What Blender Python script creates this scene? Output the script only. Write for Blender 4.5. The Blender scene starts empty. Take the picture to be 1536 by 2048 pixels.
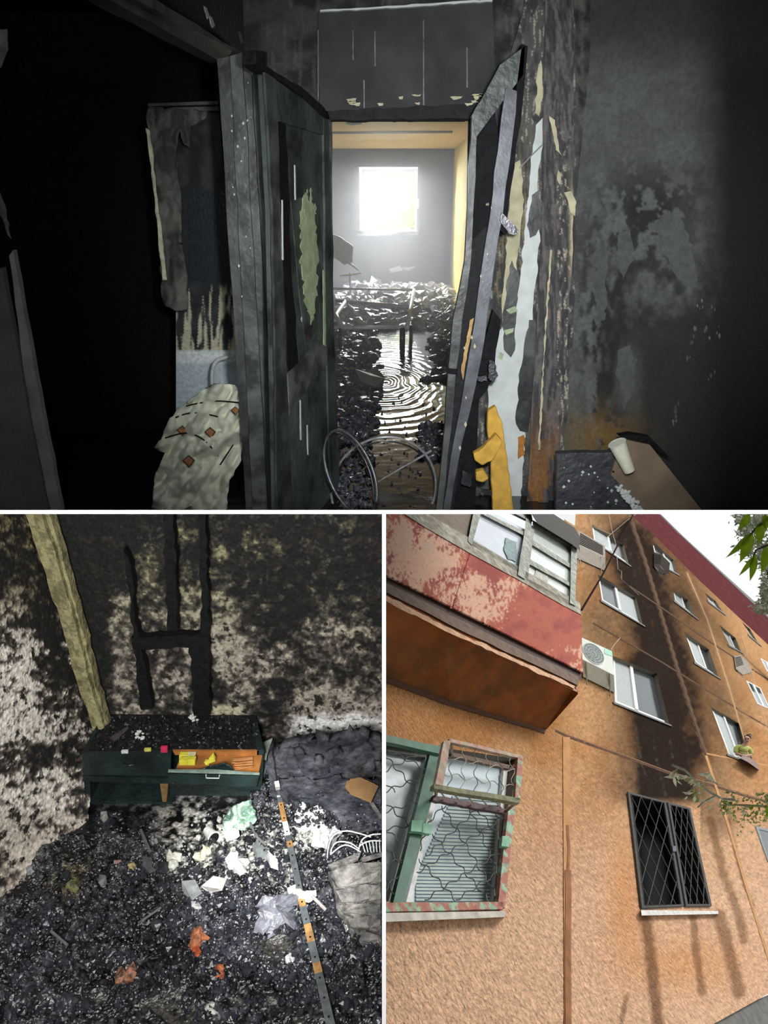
import bpy, bmesh, math, random
import numpy as np
from mathutils import Vector, Matrix, geometry
random.seed(7)
S = bpy.context.scene
COL = S.collection
# ------------------------------------------------------------------ camera
F = 1400.0
PITCH = math.radians(23.0)
CAM = Vector((0, 0, 1.57))
cR = Vector((1, 0, 0)); cF = Vector((0, math.cos(PITCH), -math.sin(PITCH))); cU = Vector((0, math.sin(PITCH), math.cos(PITCH)))
cd = bpy.data.cameras.new('camera'); cam = bpy.data.objects.new('camera', cd); COL.objects.link(cam)
cd.sensor_fit = 'HORIZONTAL'; cd.sensor_width = 36.0; cd.lens = 36.0 * F / 1536.0
cd.clip_start = 0.02; cd.clip_end = 400
cam.location = CAM; cam.rotation_euler = (math.pi / 2 - PITCH, 0, 0)
S.camera = cam
# ------------------------------------------------------------------ world, sun, lights, exposure
w = bpy.data.worlds.new('overcast_sky'); S.world = w; w.use_nodes = True
nt = w.node_tree; bg = nt.nodes['Background']
tc = nt.nodes.new('ShaderNodeTexCoord'); nz = nt.nodes.new('ShaderNodeTexNoise'); nz.inputs['Scale'].default_value = 1.6
nz.inputs['Detail'].default_value = 3
cr = nt.nodes.new('ShaderNodeValToRGB'); cr.color_ramp.elements[0].color = (0.80, 0.87, 0.90, 1); cr.color_ramp.elements[1].color = (0.97, 1.0, 1.0, 1)
nt.links.new(tc.outputs['Generated'], nz.inputs['Vector']); nt.links.new(nz.outputs['Fac'], cr.inputs['Fac']); nt.links.new(cr.outputs['Color'], bg.inputs['Color'])
bg.inputs['Strength'].default_value = 1.15

def look(o, target):
    o.rotation_euler = (Vector(target) - o.location).to_track_quat('-Z', 'Y').to_euler()
def light(name, kind, loc, target, power, color=(1, 1, 1), **k):
    l = bpy.data.lights.new(name, kind); l.energy = power; l.color = color
    for a, b in k.items(): setattr(l, a, b)
    o = bpy.data.objects.new(name, l); o.location = loc; look(o, target); COL.objects.link(o); return o
# soft sun through thin cloud: falls on the apartment facade
_sd = (cR * .72 + cU * .60 + cF * .22).normalized()
light('sun', 'SUN', CAM + _sd * 10, CAM, 2.3, (1.0, 0.96, 0.90), angle=math.radians(20))
# hand torch in the burnt hall
light('torch', 'SPOT', (0.15, 0.45, 1.66), (0.42, 4.0, 1.22), 430, (0.95, 0.98, 1.0), spot_size=math.radians(62), spot_blend=1.0, shadow_soft_size=0.06)
light('hall_fill', 'AREA', (0.1, 0.3, 2.2), (-0.2, 4.0, 1.2), 20, (0.9, 0.97, 1.0), shape='RECTANGLE', size=1.2, size_y=0.5)
# daylight entering the far room through its window
light('window_daylight', 'AREA', (0.15, 18.7, 2.9), (-0.1, 9.5, 0.3), 2700, (0.93, 0.96, 1.0), shape='RECTANGLE', size=2.0, size_y=1.2)
# burnt room: window light, plus an added spot for its bright floor patch
light('room_window_light', 'AREA', (-0.55, 0.35, 0.95), (-1.05, 3.0, -1.25), 105, (1.0, 0.98, 0.94), shape='RECTANGLE', size=0.7, size_y=0.4)
light('room_torch', 'SPOT', (-0.28, 0.9, 0.7), (-0.52, 2.58, -1.43), 620, (0.97, 1.0, 0.98), spot_size=math.radians(26), spot_blend=0.9, shadow_soft_size=0.02)
light('entry_lamp', 'POINT', (0, -0.12, 1.62), (0, 1, 1), 23, (1, 1, 1), shadow_soft_size=0.04)  # added point light behind the viewer, whitens the divider edging
S.view_settings.view_transform = 'Standard'; S.view_settings.look = 'None'
S.view_settings.exposure = 0.0; S.view_settings.gamma = 1.0; S.view_settings.use_curve_mapping = False
S.cycles.use_denoising = True
S.cycles.max_bounces = 8; S.cycles.volume_bounces = 0; S.cycles.sample_clamp_indirect = 6.0

# ------------------------------------------------------------------ helpers
def ray(px, py):
    return cR * ((px - 768) / F) + cU * ((1024 - py) / F) + cF
class Plane:
    def __init__(s, p0, n):
        s.p0 = Vector(p0); s.n = Vector(n).normalized()
        if (CAM - s.p0).dot(s.n) < 0: s.n = -s.n
    def __call__(s, px, py, h=0.0):
        d = ray(px, py); q = s.p0 + s.n * h
        return CAM + d * ((q - CAM).dot(s.n) / d.dot(s.n))
def PY(Y): return Plane((0, Y, 0), (0, -1, 0))
def PZ(z): return Plane((0, 0, z), (0, 0, 1))
def PV(a, b):   # vertical plane through two ground points
    d = Vector((b[0] - a[0], b[1] - a[1], 0)); return Plane((a[0], a[1], 0), (d.y, -d.x, 0))
def setp(o, label=None, cat=None, group=None, kind=None):
    if label: o['label'] = label
    if cat: o['category'] = cat
    if group: o['group'] = group
    if kind: o['kind'] = kind
    return o
def thing(name, label, cat, loc, group=None, kind=None):
    o = bpy.data.objects.new(name, None); o.location = loc; o.empty_display_size = 0.1; COL.objects.link(o)
    return setp(o, label, cat, group, kind)
def wloc(o):
    v = Vector(o.location); p = o.parent
    while p: v += Vector(p.location); p = p.parent
    return v
def mk(name, verts, faces, mat, parent=None, smooth=False, col=None, base=None):
    """mesh object; verts given in world space"""
    off = Vector(base) if base is not None else Vector((0, 0, 0))
    poff = wloc(parent) if parent else Vector((0, 0, 0))
    if parent and base is None: off = poff
    me = bpy.data.meshes.new(name)
    V = np.array([tuple(v) for v in verts], dtype=np.float64).reshape(-1, 3) - np.array(off)
    me.from_pydata(V.tolist(), [], [tuple(f) for f in faces])
    if smooth: me.polygons.foreach_set('use_smooth', [True] * len(me.polygons))
    if col is not None:
        a = me.color_attributes.new('Col', 'FLOAT_COLOR', 'POINT')
        c = np.ones((len(V), 4), dtype=np.float32); c[:, :3] = col; a.data.foreach_set('color', c.ravel())
    me.update(); me.materials.append(mat)
    o = bpy.data.objects.new(name, me); COL.objects.link(o)
    if parent: o.parent = parent; o.location = off - poff
    else: o.location = off
    return o
class MB:
    def __init__(s): s.v = []; s.f = []
    def add(s, v, f):
        n = len(s.v); s.v += [Vector(x) for x in v]; s.f += [tuple(i + n for i in t) for t in f]; return s
    def hexa(s, a, b):   # two matching rings of corners
        n = len(a); f = [tuple(range(n))[::-1], tuple(range(n, 2 * n))]
        f += [(i, (i + 1) % n, n + (i + 1) % n, n + i) for i in range(n)]
        return s.add(list(a) + list(b), f)
    def prism(s, ring, vec):
        vec = Vector(vec); return s.hexa([Vector(p) for p in ring], [Vector(p) + vec for p in ring])
    def box(s, c, ex, ey, ez):
        c = Vector(c); ex = Vector(ex); ey = Vector(ey); ez = Vector(ez)
        return s.hexa([c - ex - ey - ez, c + ex - ey - ez, c + ex + ey - ez, c - ex + ey - ez],
                      [c - ex - ey + ez, c + ex - ey + ez, c + ex + ey + ez, c - ex + ey + ez])
    def aabb(s, lo, hi):
        c = [(a + b) / 2 for a, b in zip(lo, hi)]; h = [(b - a) / 2 for a, b in zip(lo, hi)]
        return s.box(c, (h[0], 0, 0), (0, h[1], 0), (0, 0, h[2]))
    def tube(s, pts, r, n=8, closed=False):
        pts = [Vector(p) for p in pts]; m = len(pts); rings = []
        rr = r if isinstance(r, (list, tuple)) else [r] * m
        up = Vector((0, 0, 1))
        for i, p in enumerate(pts):
            if closed: t = pts[(i + 1) % m] - pts[i - 1]
            else: t = pts[min(i + 1, m - 1)] - pts[max(i - 1, 0)]
            t.normalize()
            u = up if abs(t.dot(up)) < 0.95 else Vector((0, 1, 0))
            a = t.cross(u).normalized(); b = a.cross(t)
            rings.append([p + (a * math.cos(2 * math.pi * k / n) + b * math.sin(2 * math.pi * k / n)) * rr[i] for k in range(n)])
        base = [v for q in rings for v in q]; f = []
        for i in range(m if closed else m - 1):
            j = (i + 1) % m
            f += [(i * n + k, i * n + (k + 1) % n, j * n + (k + 1) % n, j * n + k) for k in range(n)]
        if not closed: f += [tuple(range(n))[::-1], tuple(range((m - 1) * n, m * n))]
        return s.add(base, f)
    def rock(s, c, r, seed=0):   # 20-triangle irregular lump
        t = (1 + 5 ** .5) / 2; rnd = random
        vs = [(-1, t, 0), (1, t, 0), (-1, -t, 0), (1, -t, 0), (0, -1, t), (0, 1, t), (0, -1, -t), (0, 1, -t), (t, 0, -1), (t, 0, 1), (-t, 0, -1), (-t, 0, 1)]
        fs = [(0, 11, 5), (0, 5, 1), (0, 1, 7), (0, 7, 10), (0, 10, 11), (1, 5, 9), (5, 11, 4), (11, 10, 2), (10, 7, 6), (7, 1, 8), (3, 9, 4), (3, 4, 2), (3, 2, 6), (3, 6, 8), (3, 8, 9), (4, 9, 5), (2, 4, 11), (6, 2, 10), (8, 6, 7), (9, 8, 1)]
        q = Matrix.Rotation(rnd.uniform(0, 6.28), 3, Vector((rnd.uniform(-1, 1), rnd.uniform(-1, 1), rnd.uniform(-1, 1) + .01)).normalized())
        r = r if isinstance(r, (tuple, list)) else (r, r, r)
        out = []
        for v in vs:
            v = Vector(v) / 1.9 * rnd.uniform(.62, 1.2); v = Vector((v.x * r[0], v.y * r[1], v.z * r[2])); out.append(Vector(c) + q @ v)
        return s.add(out, fs)
    def go(s, name, mat, parent=None, smooth=False, base=None, bevel=0):
        o = mk(name, s.v, s.f, mat, parent, smooth, None, base)
        if bevel:
            m = o.modifiers.new('bevel', 'BEVEL'); m.width = bevel; m.segments = 2; m.limit_method = 'ANGLE'
        return o
def rag(poly, step=14, amp=3.0, closed=True):
    out = []; n = len(poly)
    for i in range(n if closed else n - 1):
        a = poly[i]; b = poly[(i + 1) % n]; L = math.hypot(b[0] - a[0], b[1] - a[1]); k = max(1, int(L / step))
        out.append(a)
        for j in range(1, k):
            t = j / k; out.append((a[0] + (b[0] - a[0]) * t + random.uniform(-amp, amp), a[1] + (b[1] - a[1]) * t + random.uniform(-amp, amp)))
    if not closed: out.append(poly[-1])
    return out
def trace(mb, poly, pl, th, h=0.0):
    """outline on a plane, given real thickness behind its face"""
    return mb.hexa([pl(x, y, h) for x, y in poly], [pl(x, y, h) - pl.n * th for x, y in poly])
def smooth(p, n=6):   # rounded path through points
    p = [Vector(q) for q in p]; out = []
    for i in range(len(p) - 1):
        a = p[max(i - 1, 0)]; b = p[i]; c = p[i + 1]; d = p[min(i + 2, len(p) - 1)]
        for k in range(n):
            t = k / n; out.append(.5 * ((2 * b) + (c - a) * t + (2 * a - 5 * b + 4 * c - d) * t * t + (3 * b - a - 3 * c + d) * t ** 3))
    return out + [p[-1]]
def lerp2(a, b, t): return (a[0] + (b[0] - a[0]) * t, a[1] + (b[1] - a[1]) * t)
def inq(q, u, v):   # bilinear point in quad TL,TR,BR,BL
    return lerp2(lerp2(q[0], q[1], u), lerp2(q[3], q[2], u), v)
# --- noise
_r = np.random.RandomState(5); _T = _r.rand(8, 256, 256)
def vn(x, y, s=0):
    x = np.asarray(x, float); y = np.asarray(y, float); xi = np.floor(x).astype(int); yi = np.floor(y).astype(int); fx = x - xi; fy = y - yi
    fx = fx * fx * (3 - 2 * fx); fy = fy * fy * (3 - 2 * fy); T = _T[s % 8]
    a = T[xi & 255, yi & 255]; b = T[(xi + 1) & 255, yi & 255]; c = T[xi & 255, (yi + 1) & 255]; d = T[(xi + 1) & 255, (yi + 1) & 255]
    return (a * (1 - fx) + b * fx) * (1 - fy) + (c * (1 - fx) + d * fx) * fy
def fbm(x, y, o=4, s=0):
    t = 0; a = .5; n = 0
    for k in range(o): t = t + a * vn(x * 2 ** k + 17 * k, y * 2 ** k + 31 * k, s + k); n += a; a *= .55
    return t / n
def blob(x, y, cx, cy, rx, ry, p=2): return np.exp(-(np.abs((x - cx) / rx) ** p + np.abs((y - cy) / ry) ** p))
def ss(a, b, x): t = np.clip((x - a) / (b - a), 0, 1); return t * t * (3 - 2 * t)
def segd(x, y, pts):   # distance to polyline
    d = np.full(np.shape(x), 1e9)
    for (ax, ay), (bx, by) in zip(pts[:-1], pts[1:]):
        L = (bx - ax) ** 2 + (by - ay) ** 2 + 1e-9; t = np.clip(((x - ax) * (bx - ax) + (y - ay) * (by - ay)) / L, 0, 1)
        d = np.minimum(d, np.hypot(x - ax - t * (bx - ax), y - ay - t * (by - ay)))
    return d
def mixc(a, b, m): return np.asarray(a)[None, :] * (1 - m[:, None]) + np.asarray(b)[None, :] * m[:, None] if np.ndim(a) == 1 else a * (1 - m[:, None]) + np.asarray(b) * m[:, None]
def inside(poly, x, y):
    r = np.zeros(np.shape(x), bool); n = len(poly)
    for i in range(n):
        x1, y1 = poly[i]; x2, y2 = poly[(i + 1) % n]
        c = ((y1 > y) != (y2 > y)) & (x < (x2 - x1) * (y - y1) / ((y2 - y1) or 1e-9) + x1); r ^= c
    return r
def surface(name, pl, outer, holes, step, colf, mat, kind='structure', disp=None, th=None, smooth=True):
    """wall face triangulated with real openings; colour attribute per vertex"""
    xs = [p[0] for p in outer]; ys = [p[1] for p in outer]
    def dens(poly):
        out = []
        for i in range(len(poly)):
            a = poly[i]; b = poly[(i + 1) % len(poly)]; k = max(1, int(math.hypot(b[0] - a[0], b[1] - a[1]) / step))
            out += [lerp2(a, b, j / k) for j in range(k)]
        return out
    P = []; E = []
    for poly in [outer] + holes:
        d = dens(poly); n0 = len(P); P += d; E += [(n0 + i, n0 + (i + 1) % len(d)) for i in range(len(d))]
    gx, gy = np.meshgrid(np.arange(min(xs) + step / 2, max(xs), step), np.arange(min(ys) + step / 2, max(ys), step))
    gx = (gx + ((np.arange(gx.shape[0]) % 2) * step / 2)[:, None]).ravel(); gy = gy.ravel()
    ok = inside(outer, gx, gy)
    for h in holes: ok &= ~inside(h, gx, gy)
    P += list(zip(gx[ok].tolist(), gy[ok].tolist()))
    v, e, f, *_ = geometry.delaunay_2d_cdt([Vector(p) for p in P], E, [], 0, 0.01)
    v = np.array([tuple(p) for p in v]); T = np.array([t for t in f if len(t) == 3]); c = v[T].mean(axis=1)
    ok = inside(outer, c[:, 0], c[:, 1])
    for h in holes: ok &= ~inside(h, c[:, 0], c[:, 1])
    T = T[ok]
    dz = disp(v[:, 0], v[:, 1]) if disp else np.zeros(len(v))
    W = [pl(a, b, d) for (a, b), d in zip(v, dz)]
    o = mk(name, W, T.tolist(), mat, None, smooth, colf(v[:, 0], v[:, 1]) if colf else None)
    if kind: o['kind'] = kind
    return o
# --- materials
def mat(name, color=(.5, .5, .5), rough=.7, metal=0., var=.25, vs=30., bump=.15, bs=80., usecol=False, trans=0., spec=None, color2=None, c2scale=8., c2at=(.45, .6), fine=None, alpha=1., subs=0):
    m = bpy.data.materials.new(name); m.use_nodes = True; t = m.node_tree; b = t.nodes['Principled BSDF']; L = t.links.new
    g = t.nodes.new('ShaderNodeNewGeometry')
    n1 = t.nodes.new('ShaderNodeTexNoise'); n1.inputs['Scale'].default_value = vs; n1.inputs['Detail'].default_value = 5; L(g.outputs['Position'], n1.inputs['Vector'])
    if usecol:
        a = t.nodes.new('ShaderNodeAttribute'); a.attribute_name = 'Col'; src = a.outputs['Color']
    else:
        rgb = t.nodes.new('ShaderNodeRGB'); rgb.outputs[0].default_value = (*color, 1); src = rgb.outputs[0]
    if color2:
        n3 = t.nodes.new('ShaderNodeTexNoise'); n3.inputs['Scale'].default_value = c2scale; n3.inputs['Detail'].default_value = 8; n3.inputs['Roughness'].default_value = .65; L(g.outputs['Position'], n3.inputs['Vector'])
        mr = t.nodes.new('ShaderNodeMapRange'); mr.inputs[1].default_value = c2at[0]; mr.inputs[2].default_value = c2at[1]; L(n3.outputs['Fac'], mr.inputs[0])
        mx = t.nodes.new('ShaderNodeMix'); mx.data_type = 'RGBA'; L(mr.outputs[0], mx.inputs['Factor']); L(src, mx.inputs[6]); mx.inputs[7].default_value = (*color2, 1); src = mx.outputs[2]
    mr = t.nodes.new('ShaderNodeMapRange'); mr.inputs[1].default_value = .3; mr.inputs[2].default_value = .7; mr.inputs[3].default_value = 1 - var; mr.inputs[4].default_value = 1 + var; L(n1.outputs['Fac'], mr.inputs[0])
    mm = t.nodes.new('ShaderNodeVectorMath'); mm.operation = 'SCALE'; L(src, mm.inputs[0]); L(mr.outputs[0], mm.inputs['Scale']); L(mm.outputs[0], b.inputs['Base Color'])
    b.inputs['Roughness'].default_value = rough; b.inputs['Metallic'].default_value = metal
    if spec is not None: b.inputs['Specular IOR Level'].default_value = spec
    if trans: b.inputs['Transmission Weight'].default_value = trans
    if alpha < 1: b.inputs['Alpha'].default_value = alpha
    if bump:
        n2 = t.nodes.new('ShaderNodeTexNoise'); n2.inputs['Scale'].default_value = bs; n2.inputs['Detail'].default_value = 6; L(g.outputs['Position'], n2.inputs['Vector'])
        bp = t.nodes.new('ShaderNodeBump'); bp.inputs['Strength'].default_value = min(1, bump * 2); bp.inputs['Distance'].default_value = .5 / bs; L(n2.outputs['Fac'], bp.inputs['Height']); L(bp.outputs[0], b.inputs['Normal'])
    return m
M = {}
M['sootwall'] = mat('sooty_plaster', usecol=True, rough=.7, var=.2, vs=45, bump=.12, bs=60, spec=.3)
M['burntwall'] = mat('burnt_plaster', usecol=True, rough=.8, var=.45, vs=55, color2=(.022, .019, .016), c2scale=17, c2at=(.53, .60), bump=.35, bs=60, spec=.3)
M['soot'] = mat('soot', (.006, .006, .007), .75, var=.5, bump=.3, bs=40, spec=.2)
M['char'] = mat('charred_wood', (.010, .010, .011), .7, var=.6, bump=.3, bs=50, spec=.3)
M['frame'] = mat('smoked_paint', (.072, .078, .072), .42, var=.35, vs=9, bump=.10, bs=30, color2=(.028, .030, .030), c2scale=5)
M['frame2'] = mat('smoked_paint_light', (.115, .125, .115), .4, var=.35, vs=9, bump=.10, bs=30, color2=(.04, .043, .042), c2scale=6)
M['leaf'] = mat('smoked_green_paint', (.075, .096, .086), .45, var=.3, vs=8, bump=.2, bs=30, color2=(.018, .022, .022), c2scale=4)
M['green_peel'] = mat('exposed_green_paint', (.36, .43, .26), .6, var=.25, vs=20, bump=.2)
M['white'] = mat('bare_plaster', (.62, .66, .64), .7, var=.12, vs=12, bump=.15, bs=40)
M['cream'] = mat('cream_paint', (.50, .46, .30), .7, var=.25, vs=15, bump=.2)
M['yellow'] = mat('yellow_wallpaper', (.80, .66, .16), .8, var=.2, vs=6, bump=.1, color2=(.6, .5, .2), c2scale=3)
M['ceil'] = mat('scorched_ceiling', (.95, .66, .26), .8, var=.12, vs=2, bump=.1)
M['farwall'] = mat('grey_far_wall', (.085, .09, .085), .75, var=.3, vs=2.5, bump=.1, color2=(.14, .14, .14), c2scale=1.2)
M['wet'] = None
M['metal'] = mat('bare_metal', (.62, .62, .66), .35, .55, var=.3, bump=.1)
M['darkmetal'] = mat('burnt_metal', (.10, .10, .11), .33, .8, var=.4, bump=.2)
M['edge'] = mat('white_edging', (.93, .93, .93), .8, var=.0, bump=0)
M['divider'] = mat('divider_board', (.05, .05, .05), .9, var=.1, bump=.05)
print('helpers ok')
# =================================================================== dividers between the three places
def dv(x, d, u=0.0): return CAM + cR * x + cF * d + cU * u
T2 = 4.0 * 0.6 / F
mb = MB()
for poly in ([(-4.2, .6), (2.75, .6), (2.75, 4.03), (-4.2, 4.03)], [(-4.2, -2), (-.06, -2), (-.06, -.2), (-.16, -.05), (-.42, .6), (-4.2, .6)], [(2.75, -2), (2.75, .6), (.42, .6), (.16, -.05), (.06, -.2), (-.06, -.2), (-.06, -2)]):
    mb.prism([dv(x, d, -T2) for x, d in poly], cU * 2 * T2)
o = mb.go('ceiling_partition', M['divider']); o['kind'] = 'structure'
mb = MB()
pts = [(0, .6), (0, 4.03), (-4.3, 4.03), (-4.3, -2), (0, -2), (0, -.2), (-.2, -.2), (-.2, -.02), (-.5, .6)]
mb.prism([dv(-T2, d, u) for u, d in pts], cR * 2 * T2)
o = mb.go('wall_partition', M['divider']); o['kind'] = 'structure'
mb = MB(); mb.prism([dv(-.42, .6, -T2), dv(.42, .6, -T2), dv(.42, .6, T2), dv(-.42, .6, T2)], cF * -.002)
o = mb.go('trim_1', M['edge']); o['kind'] = 'structure'
mb = MB(); mb.prism([dv(-T2, .6, -.5), dv(T2, .6, -.5), dv(T2, .6, -T2), dv(-T2, .6, -T2)], cF * -.002)
o = mb.go('trim_2', M['edge']); o['kind'] = 'structure'

# =================================================================== PLACE 1: burnt hall and the room beyond
def struct(name, mbx, m, **k):
    o = mbx.go(name, m, **k); o['kind'] = 'structure'; return o
# wet floor: black water with rings
m = mat('wet_floor', (.012, .012, .013), .07, var=.3, vs=3, bump=0, spec=1.0); M['wet'] = m
t = m.node_tree; L = t.links.new; bs_ = t.nodes['Principled BSDF']
g = t.nodes.new('ShaderNodeNewGeometry'); cpt = PZ(0)(772, 765)
def nd(tp, **k):
    n = t.nodes.new(tp)
    for a, b in k.items(): setattr(n, a, b)
    return n
sub = nd('ShaderNodeVectorMath', operation='SUBTRACT'); L(g.outputs['Position'], sub.inputs[0]); sub.inputs[1].default_value = tuple(cpt)
sc = nd('ShaderNodeVectorMath', operation='MULTIPLY'); L(sub.outputs[0], sc.inputs[0]); sc.inputs[1].default_value = (1.0, .42, 0)
nn = nd('ShaderNodeTexNoise'); nn.inputs['Scale'].default_value = 1.8; L(g.outputs['Position'], nn.inputs['Vector'])
ln = nd('ShaderNodeVectorMath', operation='LENGTH'); L(sc.outputs[0], ln.inputs[0])
ad = nd('ShaderNodeMath', operation='MULTIPLY_ADD'); L(nn.outputs['Fac'], ad.inputs[0]); ad.inputs[1].default_value = .22; L(ln.outputs['Value'], ad.inputs[2])
mu = nd('ShaderNodeMath', operation='MULTIPLY'); L(ad.outputs[0], mu.inputs[0]); mu.inputs[1].default_value = 78
sn = nd('ShaderNodeMath', operation='SINE'); L(mu.outputs[0], sn.inputs[0])
fo = nd('ShaderNodeMapRange'); L(ln.outputs['Value'], fo.inputs[0]); fo.inputs[1].default_value = .15; fo.inputs[2].default_value = .95; fo.inputs[3].default_value = 1; fo.inputs[4].default_value = 0
m1 = nd('ShaderNodeMath', operation='MULTIPLY'); L(sn.outputs[0], m1.inputs[0]); L(fo.outputs[0], m1.inputs[1])
n4 = nd('ShaderNodeTexNoise'); n4.inputs['Scale'].default_value = 9; n4.inputs['Detail'].default_value = 4; L(g.outputs['Position'], n4.inputs['Vector'])
n5 = nd('ShaderNodeMath', operation='MULTIPLY_ADD'); L(n4.outputs['Fac'], n5.inputs[0]); n5.inputs[1].default_value = .9; L(m1.outputs[0], n5.inputs[2])
bp = nd('ShaderNodeBump'); bp.inputs['Strength'].default_value = .8; bp.inputs['Distance'].default_value = .006; L(n5.outputs[0], bp.inputs['Height']); L(bp.outputs[0], bs_.inputs['Normal'])
mb = MB(); mb.hexa([(-4.2, 3.70, 0), (2.75, 3.70, 0), (2.75, 3.89, -.08), (-4.2, 3.89, -.08)], [(-4.2, 18.1, 0), (2.75, 18.1, 0), (2.75, 18.1, -.08), (-4.2, 18.1, -.08)]); struct('floor', mb, M['wet'])
mb = MB(); mb.aabb((-4.25, -2, -1.5), (-4.2, 5.35, 2.8)); struct('wall_left', mb, M['soot'])
mb = MB(); mb.aabb((-4.25, -2.05, -1.5), (2.8, -2, 2.8)); struct('wall_rear', mb, M['soot'])
mb = MB(); mb.aabb((-4.25, -2.05, 2.75), (2.8, 5.4, 2.8)); struct('ceiling', mb, M['soot'])
mb = MB(); mb.aabb((2.75, -2.05, -.1), (2.8, 5.4, 2.8)); struct('wall_right_outer', mb, M['soot'])
mb = MB(); mb.aabb((-4.2, 5.35, 0), (-.8, 5.4, 2.8)).aabb((-.85, 4.12, 0), (-.8, 5.36, 2.95)); struct('wall_left_back', mb, M['soot'])
# far room shell
mb = MB(); mb.aabb((-1.45, 5.36, 0), (-1.4, 17.9, 2.95)); struct('wall_far_left', mb, M['farwall'])
mb = MB(); mb.aabb((-1.6, 4.12, 2.95), (1.9, 18.1, 3.0)); struct('ceiling_far', mb, M['ceil'])
mb = MB(); mb.aabb((1.60, 4.12, 0), (1.65, 17.9, 2.95)); struct('wall_far_right', mb, M['yellow'])
mb = MB(); trace(mb, [(664, 264), (905, 262), (905, 266), (664, 268)], Plane((0, 0, 2.945), (0, 0, -1)), .01); struct('trim_ceiling', mb, M['char'])
YW = 17.8; wallF = PY(YW)
fw = [(718, 334), (836, 334), (833, 463), (720, 463)]
def c_far(x, y):
    m = fbm(x / 40, y / 22, 4, 1); st = fbm(x / 6, y / 80, 3, 3)
    c = mixc((.075, .08, .07), (.15, .15, .15), ss(.35, .65, m)); c = mixc(c, (.19, .19, .19), .5 * ss(.5, .7, st) * ss(470, 500, y)); return c
surface('wall_far', wallF, [(600, 280), (925, 280), (925, 600), (600, 600)], [fw], 8, c_far, M['sootwall'])
def bars(name, quad, wd, pl, th, m, parent=None, h=0., kind=None, sides='TRBL'):
    """frame of four members laid inside a traced quad"""
    cx = sum(p[0] for p in quad) / 4; cy = sum(p[1] for p in quad) / 4; mb = MB(); inn = []
    W = abs(quad[1][0] - quad[0][0]); H = abs(quad[3][1] - quad[0][1])
    fu = wd / max(W, 1); fv = wd / max(H, 1)
    inn = [inq(quad, fu, fv), inq(quad, 1 - fu, fv), inq(quad, 1 - fu, 1 - fv), inq(quad, fu, 1 - fv)]
    for i, s in enumerate('TRBL'):
        if s in sides:
            j = (i + 1) % 4; trace(mb, [quad[i], quad[j], inn[j], inn[i]], pl, th, h)
    o = mb.go(name, m, parent)
    if kind: o['kind'] = kind
    return o, inn
wt = thing('window_1', None, None, wallF(776, 400), kind='structure')
bars('window_frame', [(700, 322), (846, 322), (846, 474), (700, 474)], 8, wallF, .05, M['frame2'], wt, .03)
bars('sash', fw, 4, wallF, .06, M['white'], wt, -.05)
mb = MB(); trace(mb, rag([(712, 462), (838, 462), (836, 470), (714, 471)], 6, 1.5), wallF, .2, .1); mb.go('sill', M['white'], wt)
mb = MB(); [trace(mb, q, wallF, .02, .02) for q in ([(812, 395), (822, 395), (822, 417), (812, 417)], [(830, 397), (838, 397), (838, 417), (830, 417)])]
setp(mb.go('wall_switch', M['white']), 'pair of pale sockets on the grey wall right of the bright far window', 'socket')
mb = MB(); trace(mb, rag([(690, 242), (706, 238), (722, 242), (724, 248), (706, 251), (692, 247)], 6, 1), Plane((0, 0, 2.945), (0, 0, -1)), .01); setp(mb.go('ceiling_rose', M['char']), 'small dark burnt lamp mount on the yellow far ceiling', 'lamp mount')
# tree seen through the window
tl = mat('sunlit_foliage', (.80, .88, .12), .6, var=.3, vs=3, bump=0)
t_ = tl.node_tree; tr = t_.nodes.new('ShaderNodeBsdfTranslucent'); tr.inputs['Color'].default_value = (.85, .92, .15, 1); ms = t_.nodes.new('ShaderNodeAddShader'); t_.links.new(t_.nodes['Principled BSDF'].outputs[0], ms.inputs[0]); t_.links.new(tr.outputs[0], ms.inputs[1]); t_.links.new(ms.outputs[0], t_.nodes['Material Output'].inputs['Surface'])
mb = MB(); tp = PY(25)
for i in range(3000):
    x = 812 + random.gauss(0, 30); y = 432 + random.gauss(0, 32)
    if fbm(np.array([x / 14.]), np.array([y / 14.]), 3, 2)[0] < .47 or x < 752: continue
    c = tp(x, y) + Vector((0, random.uniform(-1, 1), 0)); a = Vector((random.uniform(-1, 1), random.uniform(-1, 1), random.uniform(-1, 1))) * .13; b = Vector((random.uniform(-1, 1), random.uniform(-1, 1), random.uniform(-1, 1))) * .09
    mb.add([c - a, c + b, c + a, c - b], [(0, 1, 2, 3)])
tt = thing('tree', 'pale yellow-green leafy tree outside the bright far window', 'tree', (1.0, 25, -2))
setp(mb.go('foliage', tl, tt), kind='stuff')
mb = MB(); mb.tube([(1.0, 25, -2), (1.05, 25, .5), (.9, 25.1, 1.9)], [.16, .13, .05]); mb.go('trunk', M['char'], tt)
# haze in the far room
hz = bpy.data.materials.new('smoke_haze'); hz.use_nodes = True; t = hz.node_tree; t.nodes.remove(t.nodes['Principled BSDF'])
vs_ = t.nodes.new('ShaderNodeVolumeScatter'); vs_.inputs['Density'].default_value = .085; vs_.inputs['Color'].default_value = (.93, .94, 1, 1); vs_.inputs['Anisotropy'].default_value = .15
t.links.new(vs_.outputs[0], t.nodes['Material Output'].inputs['Volume'])
mb = MB(); mb.aabb((-1.38, 5.6, .01), (1.59, 17.7, 2.93)); o = mb.go('smoke_haze', hz); setp(o, 'thin grey smoke haze filling the far room', 'smoke', kind='stuff')

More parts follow.
